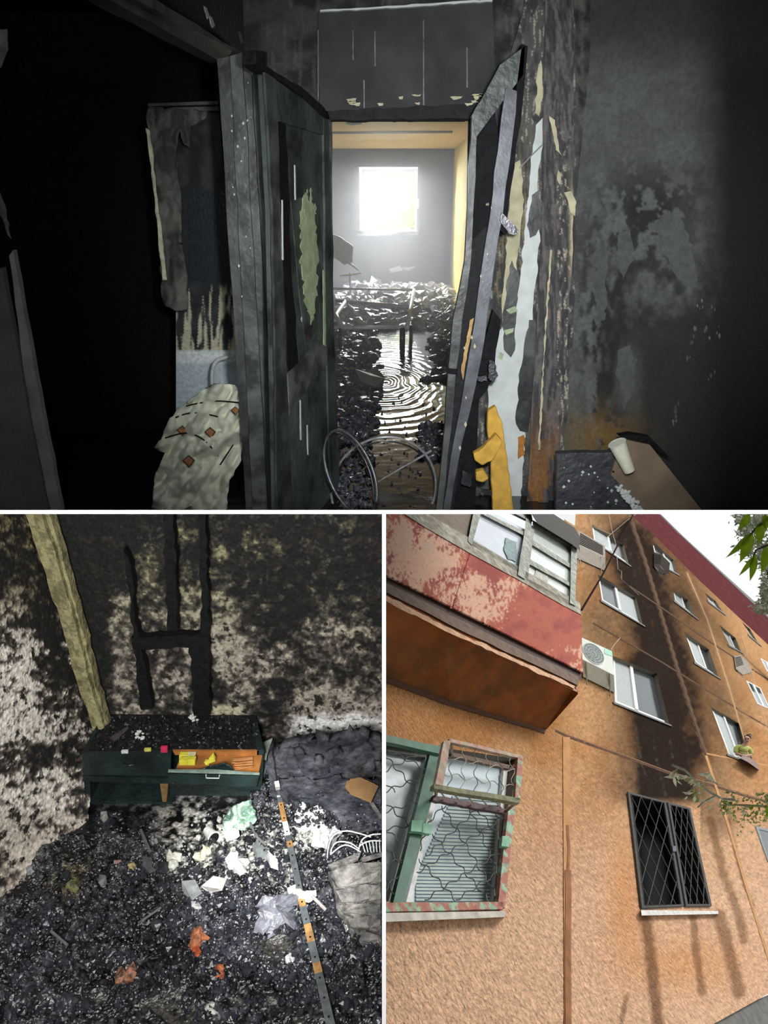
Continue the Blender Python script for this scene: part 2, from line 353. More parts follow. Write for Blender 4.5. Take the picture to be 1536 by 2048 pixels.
# --- wall with the doorway
YD = 4.05; wD = PY(YD)
def c_door(x, y):
    m = fbm(x / 50, y / 30, 4, 2); st = fbm(x / 5, y / 60, 3, 4)
    c = mixc((.012, .012, .013), (.045, .046, .046), ss(.35, .65, m)); c = mixc(c, (.10, .10, .095), .5 * ss(.62, .8, st))
    r = ss(985, 1010, x); c = mixc(c, (.10, .095, .085), r * ss(.45, .7, fbm(x / 12, y / 40, 4, 1))); return c
door_hole = [(664, 236), (936, 236), (930, 600), (905, 1018), (676, 1018), (664, 600)]
ow = surface('wall_front', wD, [(484, -60), (1180, -60), (1180, 1023), (512, 1023), (500, 500)], [door_hole], 5, c_door, M['sootwall'])
# deep reveals of the doorway
mb = MB()
mb.add([wD(664, 236), wD(936, 236), wD(936, 236) + Vector((0, .16, 0)), wD(664, 236) + Vector((0, .16, 0))], [(0, 1, 2, 3)])
struct('trim_head', mb, M['char'])
# raised smoked board above the door, with its edges
mb = MB(); trace(mb, rag([(636, 24), (985, 2), (988, 150), (978, 215), (640, 222), (634, 120)], 40, 1.5), wD, .03, .04)
struct('trim_board', mb, mat('smoked_board', (.034, .035, .037), .75, var=.35, vs=5, bump=.04, bs=8, color2=(.022, .022, .024), c2scale=3))
mb = MB(); trace(mb, rag([(640, 20), (700, 17), (985, -2), (985, 3), (760, 17), (640, 24)], 12, 1), wD, .02, .06); struct('trim_board_edge', mb, M['white'])
mb = MB(); trace(mb, rag([(655, 222), (985, 205), (975, 236), (660, 240)], 14, 2.5), wD, .09, .09); struct('trim_lintel', mb, M['char'])
fl = []
def flake(parent, name, poly, pl, h, m, amp=2.2, step=9, th=.003):
    mb = MB(); trace(mb, rag(poly, step, amp), pl, th, h); o = mb.go(name, m, parent); return o
for i in range(16):
    x = random.choice([random.uniform(780, 860), random.uniform(900, 960), random.uniform(690, 780)]); y = random.uniform(188, 208); ln_ = random.uniform(8, 26)
    flake(ow, 'paint_flake', [(x, y), (x + ln_, y - random.uniform(0, 3)), (x + ln_ * .9, y + random.uniform(2, 6)), (x + ln_ * .3, y + random.uniform(2, 8))], wD, .097, M['cream'], 1.2, 5)
for x, y0, y1 in ((750, 62, 132), (847, 40, 225), (934, 95, 175), (728, 160, 220), (636, 60, 200), (706, 60, 120)):
    flake(ow, 'drip_mark', [(x - 1.2, y0), (x + 1.2, y0), (x + 1.4, y1), (x - .8, y1)], wD, .043, M['frame2'], .3, 20)

# --- left wall opening: casing and lintel running toward the camera
pL = Plane((-.77, 0, 0), (1, 0, 0)); pC = PY(3.62)
ct = thing('door_1', None, None, pC(470, 1022), kind='structure')
for poly, h, mm in (([(434, 118), (462, 112), (508, 1022), (492, 1022)], 0, 'frame'), ([(460, 112), (484, 105), (536, 1022), (505, 1022)], .03, 'frame2'), ([(483, 105), (500, 112), (556, 1022), (534, 1022)], .0, 'frame'),
                    ([(500, 112), (531, 130), (556, 330), (580, 1022), (554, 1022)], -.03, 'frame')):
    mb = MB(); trace(mb, rag(poly, 60, 1.5), pC, .06, h); mb.go('casing', M[mm], ct)
mb = MB(); trace(mb, rag([(216, -4), (262, -6), (470, 96), (446, 126)], 50, 2), pL, .07, 0); mb.go('lintel', M['frame'], ct)
mb = MB(); trace(mb, rag([(262, -6), (300, -8), (488, 108), (466, 98)], 50, 2), pL, .09, .03); mb.go('lintel_moulding', M['frame2'], ct)
mb = MB(); trace(mb, rag([(300, -8), (480, -10), (484, 110), (472, 100)], 30, 2), pL, .02, -.01); mb.go('lintel_panel', M['soot'], ct)
for i in range(16):
    x = random.uniform(462, 505); y = random.choice([random.uniform(220, 320), random.uniform(120, 600)]); r = random.uniform(1, 2.6)
    flake(ct, 'paint_chip', [(x - r, y), (x, y - r * 1.5), (x + r, y), (x, y + r * 1.5)], pC, .034, M['white'], .3, 5)
for a, b, cc in ((408, 12, 'white'), (418, 30, 'white'), (476, 62, 'frame2')):
    flake(ct, 'paint_chip', [(a, b), (a + 6, b + 4), (a + 12, b + 22), (a + 7, b + 26), (a + 3, b + 12)], pL, .045, M[cc], 1, 5)
# --- open left door leaf, seen at a slant
lp = PV((-.50, 3.30), (-.31, 4.0))
lt = thing('door_2', None, None, lp(610, 1015), kind='structure')
leafpoly = [(530, 132), (600, 178), (646, 214), (664, 244), (664, 520), (672, 800), (680, 1018), (556, 1022), (545, 420)]
mb = MB(); trace(mb, leafpoly, lp, .035, 0); mb.go('door_leaf', M['leaf'], lt)
for poly, h, mm in (([(552, 160), (656, 232), (664, 252), (664, 275), (556, 242)], .012, 'leaf'),
                    ([(530, 140), (552, 150), (574, 760), (584, 1022), (556, 1022), (546, 420)], .012, 'frame'),
                    ([(648, 225), (664, 240), (668, 660), (681, 1018), (664, 1020), (652, 640)], .014, 'leaf'),
                    ([(576, 748), (610, 715), (662, 650), (668, 712), (620, 768), (580, 832)], .014, 'frame2'),
                    ([(582, 985), (678, 968), (680, 1020), (584, 1022)], .012, 'leaf')):
    mb = MB(); trace(mb, rag(poly, 50, 1.2), lp, .012, h); mb.go('rail' if poly[0][0] in (552, 576, 582) else 'stile', M[mm], lt)
mb = MB(); trace(mb, rag([(555, 240), (572, 250), (582, 500), (598, 735), (578, 760), (570, 600), (560, 400)], 30, 2), lp, .006, .006); mb.go('panel_shadow_gap', M['soot'], lt)  # dark strip standing in for shade in the recessed panel
mb = MB(); trace(mb, [(582, 400), (600, 395), (640, 420), (650, 640), (612, 690), (600, 600)], lp, .006, .004); mb.go('panel', M['frame'], lt)
flake(lt, 'green_paint_patch', [(612, 385), (628, 410), (634, 470), (636, 560), (630, 610), (622, 650), (612, 610), (604, 540), (601, 470), (604, 420)], lp, .008, M['green_peel'], 4, 7)
for i in range(14):
    x = random.uniform(602, 634); y = random.uniform(380, 665); r = random.uniform(2, 6)
    flake(lt, 'paint_chip', [(x - r * .5, y), (x, y - r * 1.6), (x + r * .5, y), (x, y + r * 1.8)], lp, .009, M['green_peel'], .8, 5)
flake(lt, 'paint_edge', [(646, 540), (650, 540), (652, 692), (648, 690)], lp, .017, M['green_peel'], .5)
for x, y0, y1 in ((590, 330, 400), (601, 800, 880), (615, 850, 910), (565, 400, 520)):
    flake(lt, 'drip_mark', [(x - 1, y0), (x + 1, y0), (x + 2.4, y1), (x, y1)], lp, .016, M['white'], .2, 20)
mb = MB(); trace(mb, rag([(512, 100), (534, 104), (534, 132), (600, 172), (646, 212), (664, 240), (650, 236), (590, 182), (530, 142), (512, 128)], 18, 2), lp, .06, .02); mb.go('charred_top_edge', M['char'], lt)

# --- left side room
bl = PY(4.62)
def c_lr(x, y):
    m = fbm(x / 30, y / 40, 4, 3); c = mixc((.016, .018, .019), (.05, .053, .052), ss(.35, .7, m))
    c = mixc(c, (.022, .030, .038), ss(370, 390, y) * (1 - ss(560, 580, y)) * .8)
    st = fbm(x / 7, y / 60, 3, 5) + (y - 640) / 500.
    b = ss(.50, .62, st) * ss(565, 585, y); c = mixc(c, (.62, .58, .42), b)
    c = mixc(c, (.58, .68, .72), ss(700, 708, y)); c = mixc(c, (.85, .9, .9), ss(698, 704, y) * (1 - ss(722, 730, y)))
    return c * (1 - .0 * x)[:, None]
surface('wall_back', bl, [(352, 215), (505, 205), (505, 1023), (352, 1023)], [], 3, c_lr, M['sootwall'])
tiles = thing('tile_patch', None, None, bl(430, 480), kind='structure')
for (x0, x1) in ((376, 430), (432, 470)):
    for (y0, y1) in ((384, 480), (483, 562)):
        mb = MB(); trace(mb, [(x0, y0), (x1, y0), (x1, y1), (x0, y1)], bl, .008, .012); mb.go('tile', mat('dark_tile', (.025, .032, .04), .25, var=.2) if x0 == 376 and y0 == 384 else bpy.data.materials['dark_tile'], tiles)
mb = MB(); trace(mb, [(296, 207), (480, 200), (480, 207), (296, 213)], bl, .06, .12).hexa([bl(x, y, .10) for x, y in ((298, 216), (480, 212), (480, 222), (298, 220))], [bl(x, y, .04) for x, y in ((298, 216), (480, 212), (480, 222), (298, 220))])
setp(mb.go('curtain_rail', M['frame2']), 'smoke-greyed curtain rail across the left side room above the torn sheet', 'curtain rail')
def cloth(name, outline, pl, h0, amp, m, label, cat, step=7, fold=None, parent=None, th=.004):
    """hanging fabric: filled outline pushed in and out in folds"""
    d = lambda x, y: h0 + amp * ((fold(x, y) if fold else fbm(x / 14., y / 60., 3, 1)) - .5)
    o = surface(name, pl, outline, [], step, None, m, None, d)
    so = o.modifiers.new('thickness', 'SOLIDIFY'); so.thickness = th
    if label: setp(o, label, cat)
    if parent: o.parent = parent; o.location = -wloc(parent)
    return o
cloth('torn_sheet', rag([(297, 213), (330, 216), (415, 222), (412, 236), (382, 252), (380, 295), (368, 290), (360, 262), (352, 300), (362, 400), (362, 470), (373, 540), (376, 618), (352, 622), (330, 612), (322, 590), (320, 500), (310, 360), (297, 260), (292, 240)], 12, 2), bl, .16, .16,
      mat('smoked_sheet', (.20, .19, .17), .85, var=.3, vs=10, color2=(.05, .05, .047), c2scale=5), 'torn grey sheet hanging from the rail in the left side room', 'sheet', 6)
cloth('pale_strip', rag([(291, 255), (300, 262), (316, 400), (330, 520), (334, 560), (325, 560), (316, 470), (303, 350)], 14, 1.5), bl, .22, .05, mat('strip_cream', (.75, .72, .52), .7), 'narrow pale torn strip along the left edge of the hanging sheet', 'strip', 5)
# bundle of patterned cloth
mc = bpy.data.materials.new('patterned_cloth')
cc1 = mat('pale_cloth', (.70, .71, .56), .9, var=.18, vs=14, bump=.15, bs=60, color2=(.48, .50, .42), c2scale=7, c2at=(.5, .7))
bun = thing('cloth_bundle', 'bundle of pale green cloth with rust diamonds hanging beside the left casing', 'cloth', bl(400, 1022, .4))
fold = lambda x, y: fbm((x + y * .6) / 22., (y - x * .4) / 38., 3, 2) * 1.6 - .3
bp_ = PY(3.86)
bo = surface('cloth', bp_, rag([(428, 768), (470, 770), (488, 792), (492, 880), (478, 930), (458, 960), (452, 1022), (303, 1022), (308, 960), (330, 905), (308, 895), (322, 878), (336, 840), (372, 806), (400, 784)], 10, 2), [], 5, None, cc1, None, lambda x, y: .12 + .16 * (fold(x, y) - .5) + .06 * blob(x, y, 400, 900, 70, 90), smooth=True)
bo.modifiers.new('thickness', 'SOLIDIFY').thickness = .004; bo.parent = bun; bo.location = -wloc(bun)
rust = mat('rust_motif', (.40, .16, .06), .8, var=.3); rust2 = mat('motif_edge', (.08, .045, .03), .8)
for x, y, s in ((364, 862, 11), (420, 866, 12), (377, 923, 13), (470, 822, 9)):
    hh = .12 + .16 * (fold(np.array([float(x)]), np.array([float(y)]))[0] - .5) + .06 * blob(x, y, 400, 900, 70, 90) + .05
    for ss_, mm, dh in ((1, rust2, 0), (.72, rust, .004)):
        mb = MB(); trace(mb, [(x - s * ss_, y - 2), (x, y - s * ss_), (x + s * ss_, y - 2), (x + 2, y + s * ss_)], bp_, .003, hh + dh); mb.go('diamond_motif', mm, bun)
for p in ([(372, 812), (400, 806), (436, 802), (484, 806)], [(336, 842), (380, 826), (430, 832), (470, 848)], [(330, 876), (372, 866), (408, 880), (436, 912)], [(440, 930), (462, 896), (484, 862)]):
    mb = MB(); mb.tube(smooth([bp_(a, b, .12 + .16 * (float(fold(np.array([float(a)]), np.array([float(b)]))[0]) - .5) + .06 * float(blob(a, b, 400, 900, 70, 90)) + .012) for a, b in p]), .004, 6); mb.go('cord', M['soot'], bun)  # dark tubes drawn for the shade in the cloth's creases
mb = MB(); mb.tube(smooth([bl(425, 775, .3), bl(424, 750, .3), bl(428, 730, .3), bl(440, 718, .3), bl(470, 712, .3)]), .012, 8)
setp(mb.go('metal_hook', M['white']), 'pale bent pipe rising above the cloth bundle in the left side room', 'pipe')
mb = MB(); mb.hexa([bl(x, y, .35) for x, y in ((432, 1000), (448, 935), (474, 1022), (425, 1022))], [bl(x, y, .25) for x, y in ((432, 1000), (448, 935), (474, 1022), (425, 1022))])
setp(mb.go('ochre_sack', mat('ochre_cloth', (.35, .22, .06), .8)), 'small ochre scrap under the cloth bundle by the casing', 'scrap')
# near left edge
nl = PY(2.7)
dt = thing('door_3', None, None, nl(50, 1022), kind='structure')
mb = MB(); trace(mb, rag([(-40, 560), (4, 535), (34, 690), (60, 840), (98, 1022), (-40, 1022)], 40, 1.5), nl, .03, 0); mb.go('door_leaf', mat('grey_near_paint', (.075, .077, .08), .5, var=.25, vs=6), dt)
mb = MB(); trace(mb, rag([(18, 512), (26, 500), (42, 590), (66, 720), (90, 850), (124, 1022), (102, 1022), (66, 850), (42, 700)], 30, 1.5), nl, .03, .02); mb.go('edge_strip', mat('grey_strip', (.16, .16, .165), .5, var=.3, vs=9), dt)
flake(dt, 'paint_chip', [(-6, 58), (14, 58), (16, 100), (2, 135), (-6, 138)], nl, .0, M['frame2'])
flake(dt, 'paint_chip', [(0, 385), (10, 410), (22, 478), (15, 470), (0, 430)], nl, .0, M['frame2'])

# --- right side: leaning broken door leaf
rl = PY(3.55); rt = thing('door_4', None, None, rl(890, 1022), kind='structure')
for nm, poly, h, th, mm in (
    ('stile', [(944, 230), (958, 205), (952, 300), (942, 520), (924, 640), (908, 800), (884, 1022), (872, 1022), (890, 850), (906, 640), (930, 520)], .0, .05, 'frame'),
    ('head', [(944, 232), (1000, 130), (1050, 92), (1046, 150), (985, 230), (952, 275)], .01, .05, 'leaf'),
    ('panel', [(952, 270), (990, 225), (1000, 300), (985, 480), (950, 640), (938, 640), (945, 480)], -.03, .02, 'soot'),
    ('panel', [(944, 480), (985, 440), (955, 640), (905, 1022), (884, 1022), (918, 700)], -.02, .02, 'char'),
    ('edge', [(1044, 88), (1056, 92), (1046, 200), (1010, 470), (1000, 460), (1030, 200)], .01, .08, 'soot')):
    mb = MB(); trace(mb, rag(poly, 45, 1.8), rl, th, h); mb.go(nm, M[mm], rt)
mb = MB(); trace(mb, rag([(1012, 175), (1034, 182), (1020, 320), (996, 480), (962, 720), (925, 880), (900, 1022), (886, 1022), (912, 860), (940, 700), (972, 480), (996, 300)], 45, 2), rl, .03, .03)
mb.go('metal_strip', mat('burnt_zinc', (.12, .125, .14), .42, .3, var=.35, vs=9, bump=.07, color2=(.07, .07, .08), c2scale=5), rt)
mb = MB(); trace(mb, rag([(905, 1022), (922, 880), (955, 760), (964, 700), (986, 620), (1002, 640), (985, 760), (958, 800), (950, 1022)], 30, 2), rl, .04, -.06); mb.go('lower_leaf', M['soot'], rt)
flake(rt, 'raw_wood_edge', [(940, 640), (948, 636), (936, 700), (926, 760), (922, 740)], rl, .034, mat('raw_wood', (.42, .26, .10), .7, var=.3), 1, 8)
mb = MB(); trace(mb, [(893, 705), (897, 705), (898, 738), (916, 740), (915, 747), (892, 746)], rl, .02, .06); mb.go('handle', M['soot'], rt)
for i in range(12):
    u = random.random(); x = 1005 - 100 * u + random.uniform(-12, 14); y = 200 + 750 * u; r = random.uniform(1.2, 3)
    flake(rt, 'paint_chip', [(x - r, y), (x, y - 2 * r), (x + r, y), (x, y + 2 * r)], rl, .036, M['cream'], .4, 5)
# wall between the leaf and the right casing
rw = PY(3.95)
def c_rw(x, y):
    s = fbm(x / 5, y / 38, 4, 6); m = fbm(x / 16, y / 30, 4, 1)
    c = mixc((.035, .035, .036), (.085, .085, .08), ss(.35, .6, m))
    c = mixc(c, (.24, .20, .10), ss(.52, .66, s) * blob(x, y, 1030, 560, 60, 260) * .8)
    c = mixc(c, (.42, .40, .33), ss(.62, .7, fbm(x / 4, y / 22, 3, 2)) * ss(.4, .5, m) * .8)
    return c
ob = surface('wall_right_front', rw, rag([(1150, -40), (1055, -40), (1036, 60), (1020, 110), (1040, 130), (1000, 400), (960, 700), (940, 1022), (1120, 1022), (1150, 600)], 30, 3), [], 3, c_rw, M['sootwall'])
W_ = M['white']
for poly, mm, h in (
    ([(1072, 250), (1086, 235), (1090, 280), (1078, 330), (1072, 400), (1080, 470), (1072, 560), (1060, 700), (1050, 860), (1040, 1022), (1018, 1022), (1008, 900), (992, 860), (976, 820), (980, 730), (1000, 660), (1028, 640), (1040, 560), (1052, 440), (1062, 330)], 'white', .004),
    ([(1074, 150), (1082, 120), (1088, 180), (1078, 232), (1070, 225)], 'cream', .004),
    ([(1022, 330), (1040, 320), (1048, 400), (1036, 500), (1024, 640), (1002, 660), (1008, 560), (1016, 430)], 'cream', .003),
    ([(1040, 560), (1032, 610), (1030, 700), (1022, 715), (1008, 700), (1006, 640), (1014, 560), (1024, 520)], 'frame', .008),
    ([(1070, 640), (1073, 700), (1066, 790), (1056, 866), (1040, 862), (1032, 848), (1040, 740), (1058, 640)], 'frame', .01),
    ([(1064, 390), (1078, 380), (1084, 430), (1072, 470), (1060, 476), (1054, 450)], 'frame', .01),
    ([(1012, 620), (1030, 612), (1036, 622), (1020, 628)], 'green_peel', .012), ([(1008, 660), (1028, 656), (1026, 664), (1012, 670)], 'green_peel', .012),
    ([(1000, 704), (1008, 708), (1004, 720), (996, 716)], 'green_peel', .012)):
    flake(ob, 'paint_flake', poly, rw, h, M[mm], 2.4, 12)
foam = mat('yellow_foam', (.62, .36, .06), .9, var=.2, vs=18, bump=.3, bs=50)
fm = PY(3.6)
for poly, lab, h in (([(976, 822), (992, 812), (1006, 850), (1012, 900), (1020, 960), (1028, 1022), (985, 1022), (982, 940), (975, 870)], 'tall ochre foam piece standing behind the leaning burnt door', .0),
                  ([(992, 868), (1006, 884), (985, 922), (965, 932), (950, 922), (946, 908), (966, 896)], 'ochre foam piece with a rounded end lying across the tall one', .05),
                  ([(952, 944), (968, 940), (978, 958), (966, 966), (952, 962)], 'smallest torn ochre foam scrap under the crossing piece', .05)):
    mb = MB(); trace(mb, rag(poly, 10, 1.5), fm, .05, h + .03); o = mb.go('foam_piece', foam, bevel=.008); setp(o, lab, 'foam')
flake(ob, 'paint_flake', [(1036, 875), (1048, 870), (1050, 908), (1036, 918)], rw, .012, mat('rust_patch', (.42, .17, .03), .8))
mb = MB(); mb.tube([rw(1040, 335, .05), rw(1066, 308, .08), rw(1088, 286, .06)], .003, 5); setp(mb.go('bent_wire', M['metal']), 'thin bent wire crossing the peeling wall beside the right casing', 'wire')
mb = MB(); trace(mb, rag([(1003, 425), (1030, 452), (1038, 462), (1030, 470), (1018, 468), (1000, 440)], 8, 1.5), rl, .02, .05); mb.go('hinge_scrap', M['darkmetal'], rt)
for poly in ([(978, 720), (990, 726), (996, 752), (988, 764), (976, 756)], [(955, 752), (972, 750), (974, 762), (956, 762)], [(962, 980), (985, 984), (984, 992), (966, 990)], [(925, 940), (945, 950), (940, 975), (922, 968)]):
    mb = MB(); trace(mb, rag(poly, 6, 2), rl, .03, .03); mb.go('broken_fitting', M['darkmetal'], rt)
# right casing
def c_cas(x, y):
    s = fbm(x / 5, y / 30, 4, 7); c = mixc((.045, .043, .045), (.12, .11, .105), ss(.4, .65, s))
    c = mixc(c, (.30, .13, .03), ss(780, 1000, y) * ss(.3, .55, fbm(x / 12, y / 30, 3, 2)) * .8)
    c = mixc(c, (.45, .40, .30), .8 * ss(.6, .7, fbm(x / 3.5, y / 14, 3, 4)) * (np.abs(x - 1128) < 14) * ss(150, 400, y))
    c = mixc(c, (.62, .52, .32), .9 * blob(x, y, 1146, 470, 6, 90)); return c
cs = PY(3.9)
for i, (a, b, c_, d, h) in enumerate(((1090, 1112, 1052, 1078, .03), (1110, 1128, 1076, 1096, .05), (1126, 1148, 1094, 1112, .02))):
    o = surface('trim_casing', cs, rag([(a, -40), (b, -40), (b - 2, 500), (d, 1022), (c_, 1022), (a - 8, 500)], 40, 1.5), [], 2.6, c_cas, M['sootwall'], 'structure', lambda x, y, h=h: h + .01 * fbm(x / 4, y / 12, 2, 3))
for poly in ([(1128, 385), (1142, 382), (1153, 405), (1150, 432), (1140, 425), (1136, 402)], [(1098, 232), (1110, 240), (1118, 300), (1124, 312), (1112, 300)], [(1100, 500), (1104, 500), (1090, 700), (1080, 900), (1076, 900), (1088, 690)], [(1117, 340), (1122, 350), (1120, 370), (1114, 360)]):
    flake(o, 'paint_flake', poly, cs, .066, M['cream'], 1.5, 8)
# right wall
rwall = PV((1.06, 4.02), (2.35, 3.15))
def c_right(x, y):
    m = fbm(x / 60, y / 60, 4, 1); c = mixc((.105, .112, .105), (.090, .093, .090), ss(.4, .6, m))
    f = fbm(x / 20, y / 24, 4, 3); f2 = fbm(x / 9, y / 26, 4, 6)
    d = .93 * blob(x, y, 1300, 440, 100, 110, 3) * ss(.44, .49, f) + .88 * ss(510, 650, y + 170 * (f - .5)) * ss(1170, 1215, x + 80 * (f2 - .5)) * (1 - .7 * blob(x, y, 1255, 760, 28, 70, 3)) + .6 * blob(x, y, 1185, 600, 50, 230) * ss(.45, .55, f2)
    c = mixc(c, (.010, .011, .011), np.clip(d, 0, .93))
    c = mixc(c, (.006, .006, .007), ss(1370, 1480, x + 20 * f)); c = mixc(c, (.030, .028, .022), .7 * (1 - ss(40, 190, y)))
    c = mixc(c, (.20, .115, .03), .75 * blob(x, y, 1200, 880, 80, 60) * ss(.3, .5, f)); return c
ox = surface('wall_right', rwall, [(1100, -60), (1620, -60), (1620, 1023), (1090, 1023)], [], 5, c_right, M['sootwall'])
for poly in ([(1236, 700), (1260, 690), (1275, 720), (1262, 790), (1248, 820), (1242, 780), (1232, 740)], [(1310, 440), (1340, 420), (1380, 470), (1395, 560), (1370, 572), (1345, 540), (1320, 500)], [(1235, 470), (1260, 460), (1268, 520), (1246, 560), (1238, 520)], [(1190, 500), (1215, 490), (1210, 640), (1192, 650)]):
    flake(ox, 'paint_flake', poly, rwall, .006, mat('grey_flake', (.065, .068, .068), .6) if 'grey_flake' not in bpy.data.materials else bpy.data.materials['grey_flake'], 5, 10)
for i in range(30):
    u = random.random(); x = 1405 - 60 * u + random.uniform(-5, 5) if i < 18 else random.uniform(1390, 1450); y = 600 + 260 * u if i < 18 else random.uniform(600, 760); r = random.uniform(1, 3)
    flake(ox, 'plaster_chip', [(x - r, y), (x, y - 2 * r), (x + r, y), (x, y + 2.5 * r)], rwall, .008, M['frame2'], .8, 5)
# things at the right foot of the wall
bx = PY(3.45)
cb = thing('cardboard_box', 'brown open cardboard sheet leaning against the dark right wall', 'cardboard', bx(1310, 1022))
kb = mat('brown_card', (.235, .165, .11), .8, var=.2, vs=8, bump=.1)
mb = MB(); mb.hexa([bx(x, y) for x, y in ((1244, 878), (1300, 890), (1405, 1022), (1290, 1022), (1222, 950))], [bx(x, y) + Vector((0, .02, 0)) for x, y in ((1244, 878), (1300, 890), (1405, 1022), (1290, 1022), (1222, 950))]); mb.go('card_face', kb, cb)
mb = MB(); mb.hexa([bx(x, y, .01) for x, y in ((1238, 872), (1262, 868), (1300, 874), (1345, 920), (1320, 905), (1296, 886), (1250, 876))], [bx(x, y) + Vector((0, .05, 0)) for x, y in ((1238, 872), (1262, 868), (1300, 874), (1345, 920), (1320, 905), (1296, 886), (1250, 876))]); mb.go('charred_edge', M['soot'], cb)
mb = MB(); a = bx(1234, 886, .08); b = bx(1259, 942, .08); ax = (b - a).normalized(); sd = ax.cross(Vector((0, 1, 0))).normalized()
ring = lambda c, r: [c + (sd * math.cos(2 * math.pi * k / 20) + ax.cross(sd) * math.sin(2 * math.pi * k / 20)) * r for k in range(20)]
mb.hexa(ring(a, .043), ring(b, .028))
pc = setp(mb.go('paper_cup', mat('cream_cup', (.80, .80, .62), .6, var=.08), smooth=False), 'cream paper cup tipped over at the edge of the brown cardboard', 'cup')
mb = MB(); mb.tube(ring(a, .044), .003, 6, True); mb.go('rim', M['white'], pc)
mb = MB(); trace(mb, rag([(1114, 908), (1225, 905), (1240, 940), (1290, 1022), (1112, 1022)], 25, 2), bx, .05, -.02)
sp = setp(mb.go('charred_board', mat('grey_char', (.05, .052, .058), .5, var=.4, vs=12, bump=.4, bs=30)), 'grey charred board with white specks at the foot of the right wall', 'board')
for i in range(22):
    x = random.uniform(1125, 1235); y = random.uniform(925, 1015); r = random.uniform(1, 3.6); flake(sp, 'ash_speck', [(x - r, y), (x, y - r), (x + r, y), (x, y + r)], bx, .0, M['white'], .6, 5)
mb = MB()
for i in range(70):
    u = random.random(); mb.rock(bx(1240 + 40 * u + random.uniform(-8, 8), 975 + 47 * u + random.uniform(-4, 6), .03), .012)
setp(mb.go('ash_heap', M['white']), 'small heap of white ash along the lower edge of the cardboard', 'ash', kind='stuff')
# --- on the wet floor of the hall and the far room
fl0 = PZ(0)
bed = thing('bed_frame', 'burnt-out metal bed frame standing in the flooded far room', 'bed frame', fl0(800, 706))
def fz(x, y, z): return Plane((0, 0, z), (0, 0, 1))(x, y)
zb = .31; A = fz(655, 656, zb); B = fz(814, 655, zb); C_ = fz(828, 580, zb); D_ = fz(660, 577, zb); E1 = fz(672, 601, zb); E2 = fz(822, 615, zb)
for nm, p, r in (('side_rail', [A, B], .022), ('end_rail', [B, C_], .03), ('side_rail', [C_, D_], .022), ('cross_bar', [E1, E2], .03), ('cross_bar', [fz(690, 604, zb), fz(672, 630, zb), fz(684, 655, zb)], .03)):
    mb = MB(); mb.tube(p, r, 8); mb.go(nm, mat('ash_white_tube', (.85, .85, .88), .4, .2) if 'ash_white_tube' not in bpy.data.materials else bpy.data.materials['ash_white_tube'], bed, True)
for (x, y) in ((805, 655), (822, 650), (824, 590), (680, 656)):
    p = fz(x, y, zb); mb = MB(); mb.tube([p, Vector((p.x, p.y, 0))], .035 if x == 805 else .02, 8); mb.go('leg', M['darkmetal'], bed, True)
ch = thing('burnt_chair', 'white scorched panel and bent tube frame left of the far window', 'chair', wallF(690, 555))
cp = PY(14.5)
mb = MB(); trace(mb, rag([(655, 468), (676, 472), (706, 492), (706, 524), (688, 530), (655, 505)], 9, 1.5), cp, .08); mb.go('panel', M['white'], ch)
mb = MB(); mb.tube([cp(690, 520), cp(712, 536), cp(724, 546), cp(700, 550), cp(680, 552)], .02, 6); mb.go('frame', M['metal'], ch)
for x in (660, 700): q_ = cp(x, 545); mb = MB(); mb.tube([q_, Vector((q_.x, q_.y, 0))], .02, 6); mb.go('leg', M['metal'], ch)
for poly, lab in (([(778, 538), (800, 531), (806, 541), (782, 545)], 'left white paper sheet stuck low on the wall below the far window'), ([(802, 536), (832, 533), (815, 542)], 'small pointed white paper on the wall right of the larger sheet')):
    mb = MB(); trace(mb, poly, wallF, .03, .02); setp(mb.go('paper_sheet', M['white']), lab, 'paper')
# rubble on floor
mb = MB()
def scat(n, f, rr, zz=.02):
    for i in range(n):
        x, y = f(); p = fl0(x, y); r = random.uniform(*rr) * (.5 + p.y / 9); mb.rock((p.x, p.y, random.uniform(0, zz)), (r, r, r * .6))
scat(520, lambda: (random.triangular(672, 765, 676), random.uniform(660, 880)), (.02, .07))
scat(150, lambda: (random.triangular(850, 905, 895), random.uniform(600, 760)), (.02, .07))
scat(90, lambda: (random.uniform(840, 885), random.uniform(850, 920)), (.02, .05))
scat(110, lambda: (random.uniform(690, 870), random.uniform(780, 1015)), (.006, .016), .01)
scat(170, lambda: (random.uniform(672, 745), random.uniform(880, 1018)), (.012, .035))
rb = mat('wet_rubble', (.055, .055, .07), .18, var=.6, bump=.5, bs=40, spec=.9)
setp(mb.go('rubble', rb), 'black wet rubble scattered over the flooded hall floor', 'rubble', kind='stuff')
mb = MB()
scat(420, lambda: (random.uniform(676, 850), random.uniform(592, 660)), (.02, .09)); scat(240, lambda: (random.uniform(690, 900), random.uniform(574, 606)), (.03, .10))
setp(mb.go('ashy_rubble', mat('ashy_wet_rubble', (.34, .34, .37), .25, var=.7, vs=4, bump=.4, bs=30, spec=.9)), 'pale ashy wet rubble around the bed frame in the far room', 'rubble', kind='stuff')  # rubble colour lightened to carry the far room's haze
mb = MB(); mb.rock(fl0(738, 772) + Vector((0, 0, .05)), (.16, .12, .13)); mb.rock(fl0(752, 760) + Vector((0, 0, .03)), (.14, .1, .08)); setp(mb.go('plaster_lump', mat('lump', (.12, .12, .10), .5)), 'grey plaster lump in the middle of the rippling water', 'lump')
mb = MB()
for i in range(14):
    p = fl0(885 + random.uniform(-14, 10), 650 + random.uniform(-25, 45)); q = [p + Vector((random.uniform(-.25, .25), random.uniform(-.3, .3), random.uniform(0, .3))) for _ in range(5)]
    mb.tube(q, .008, 5)
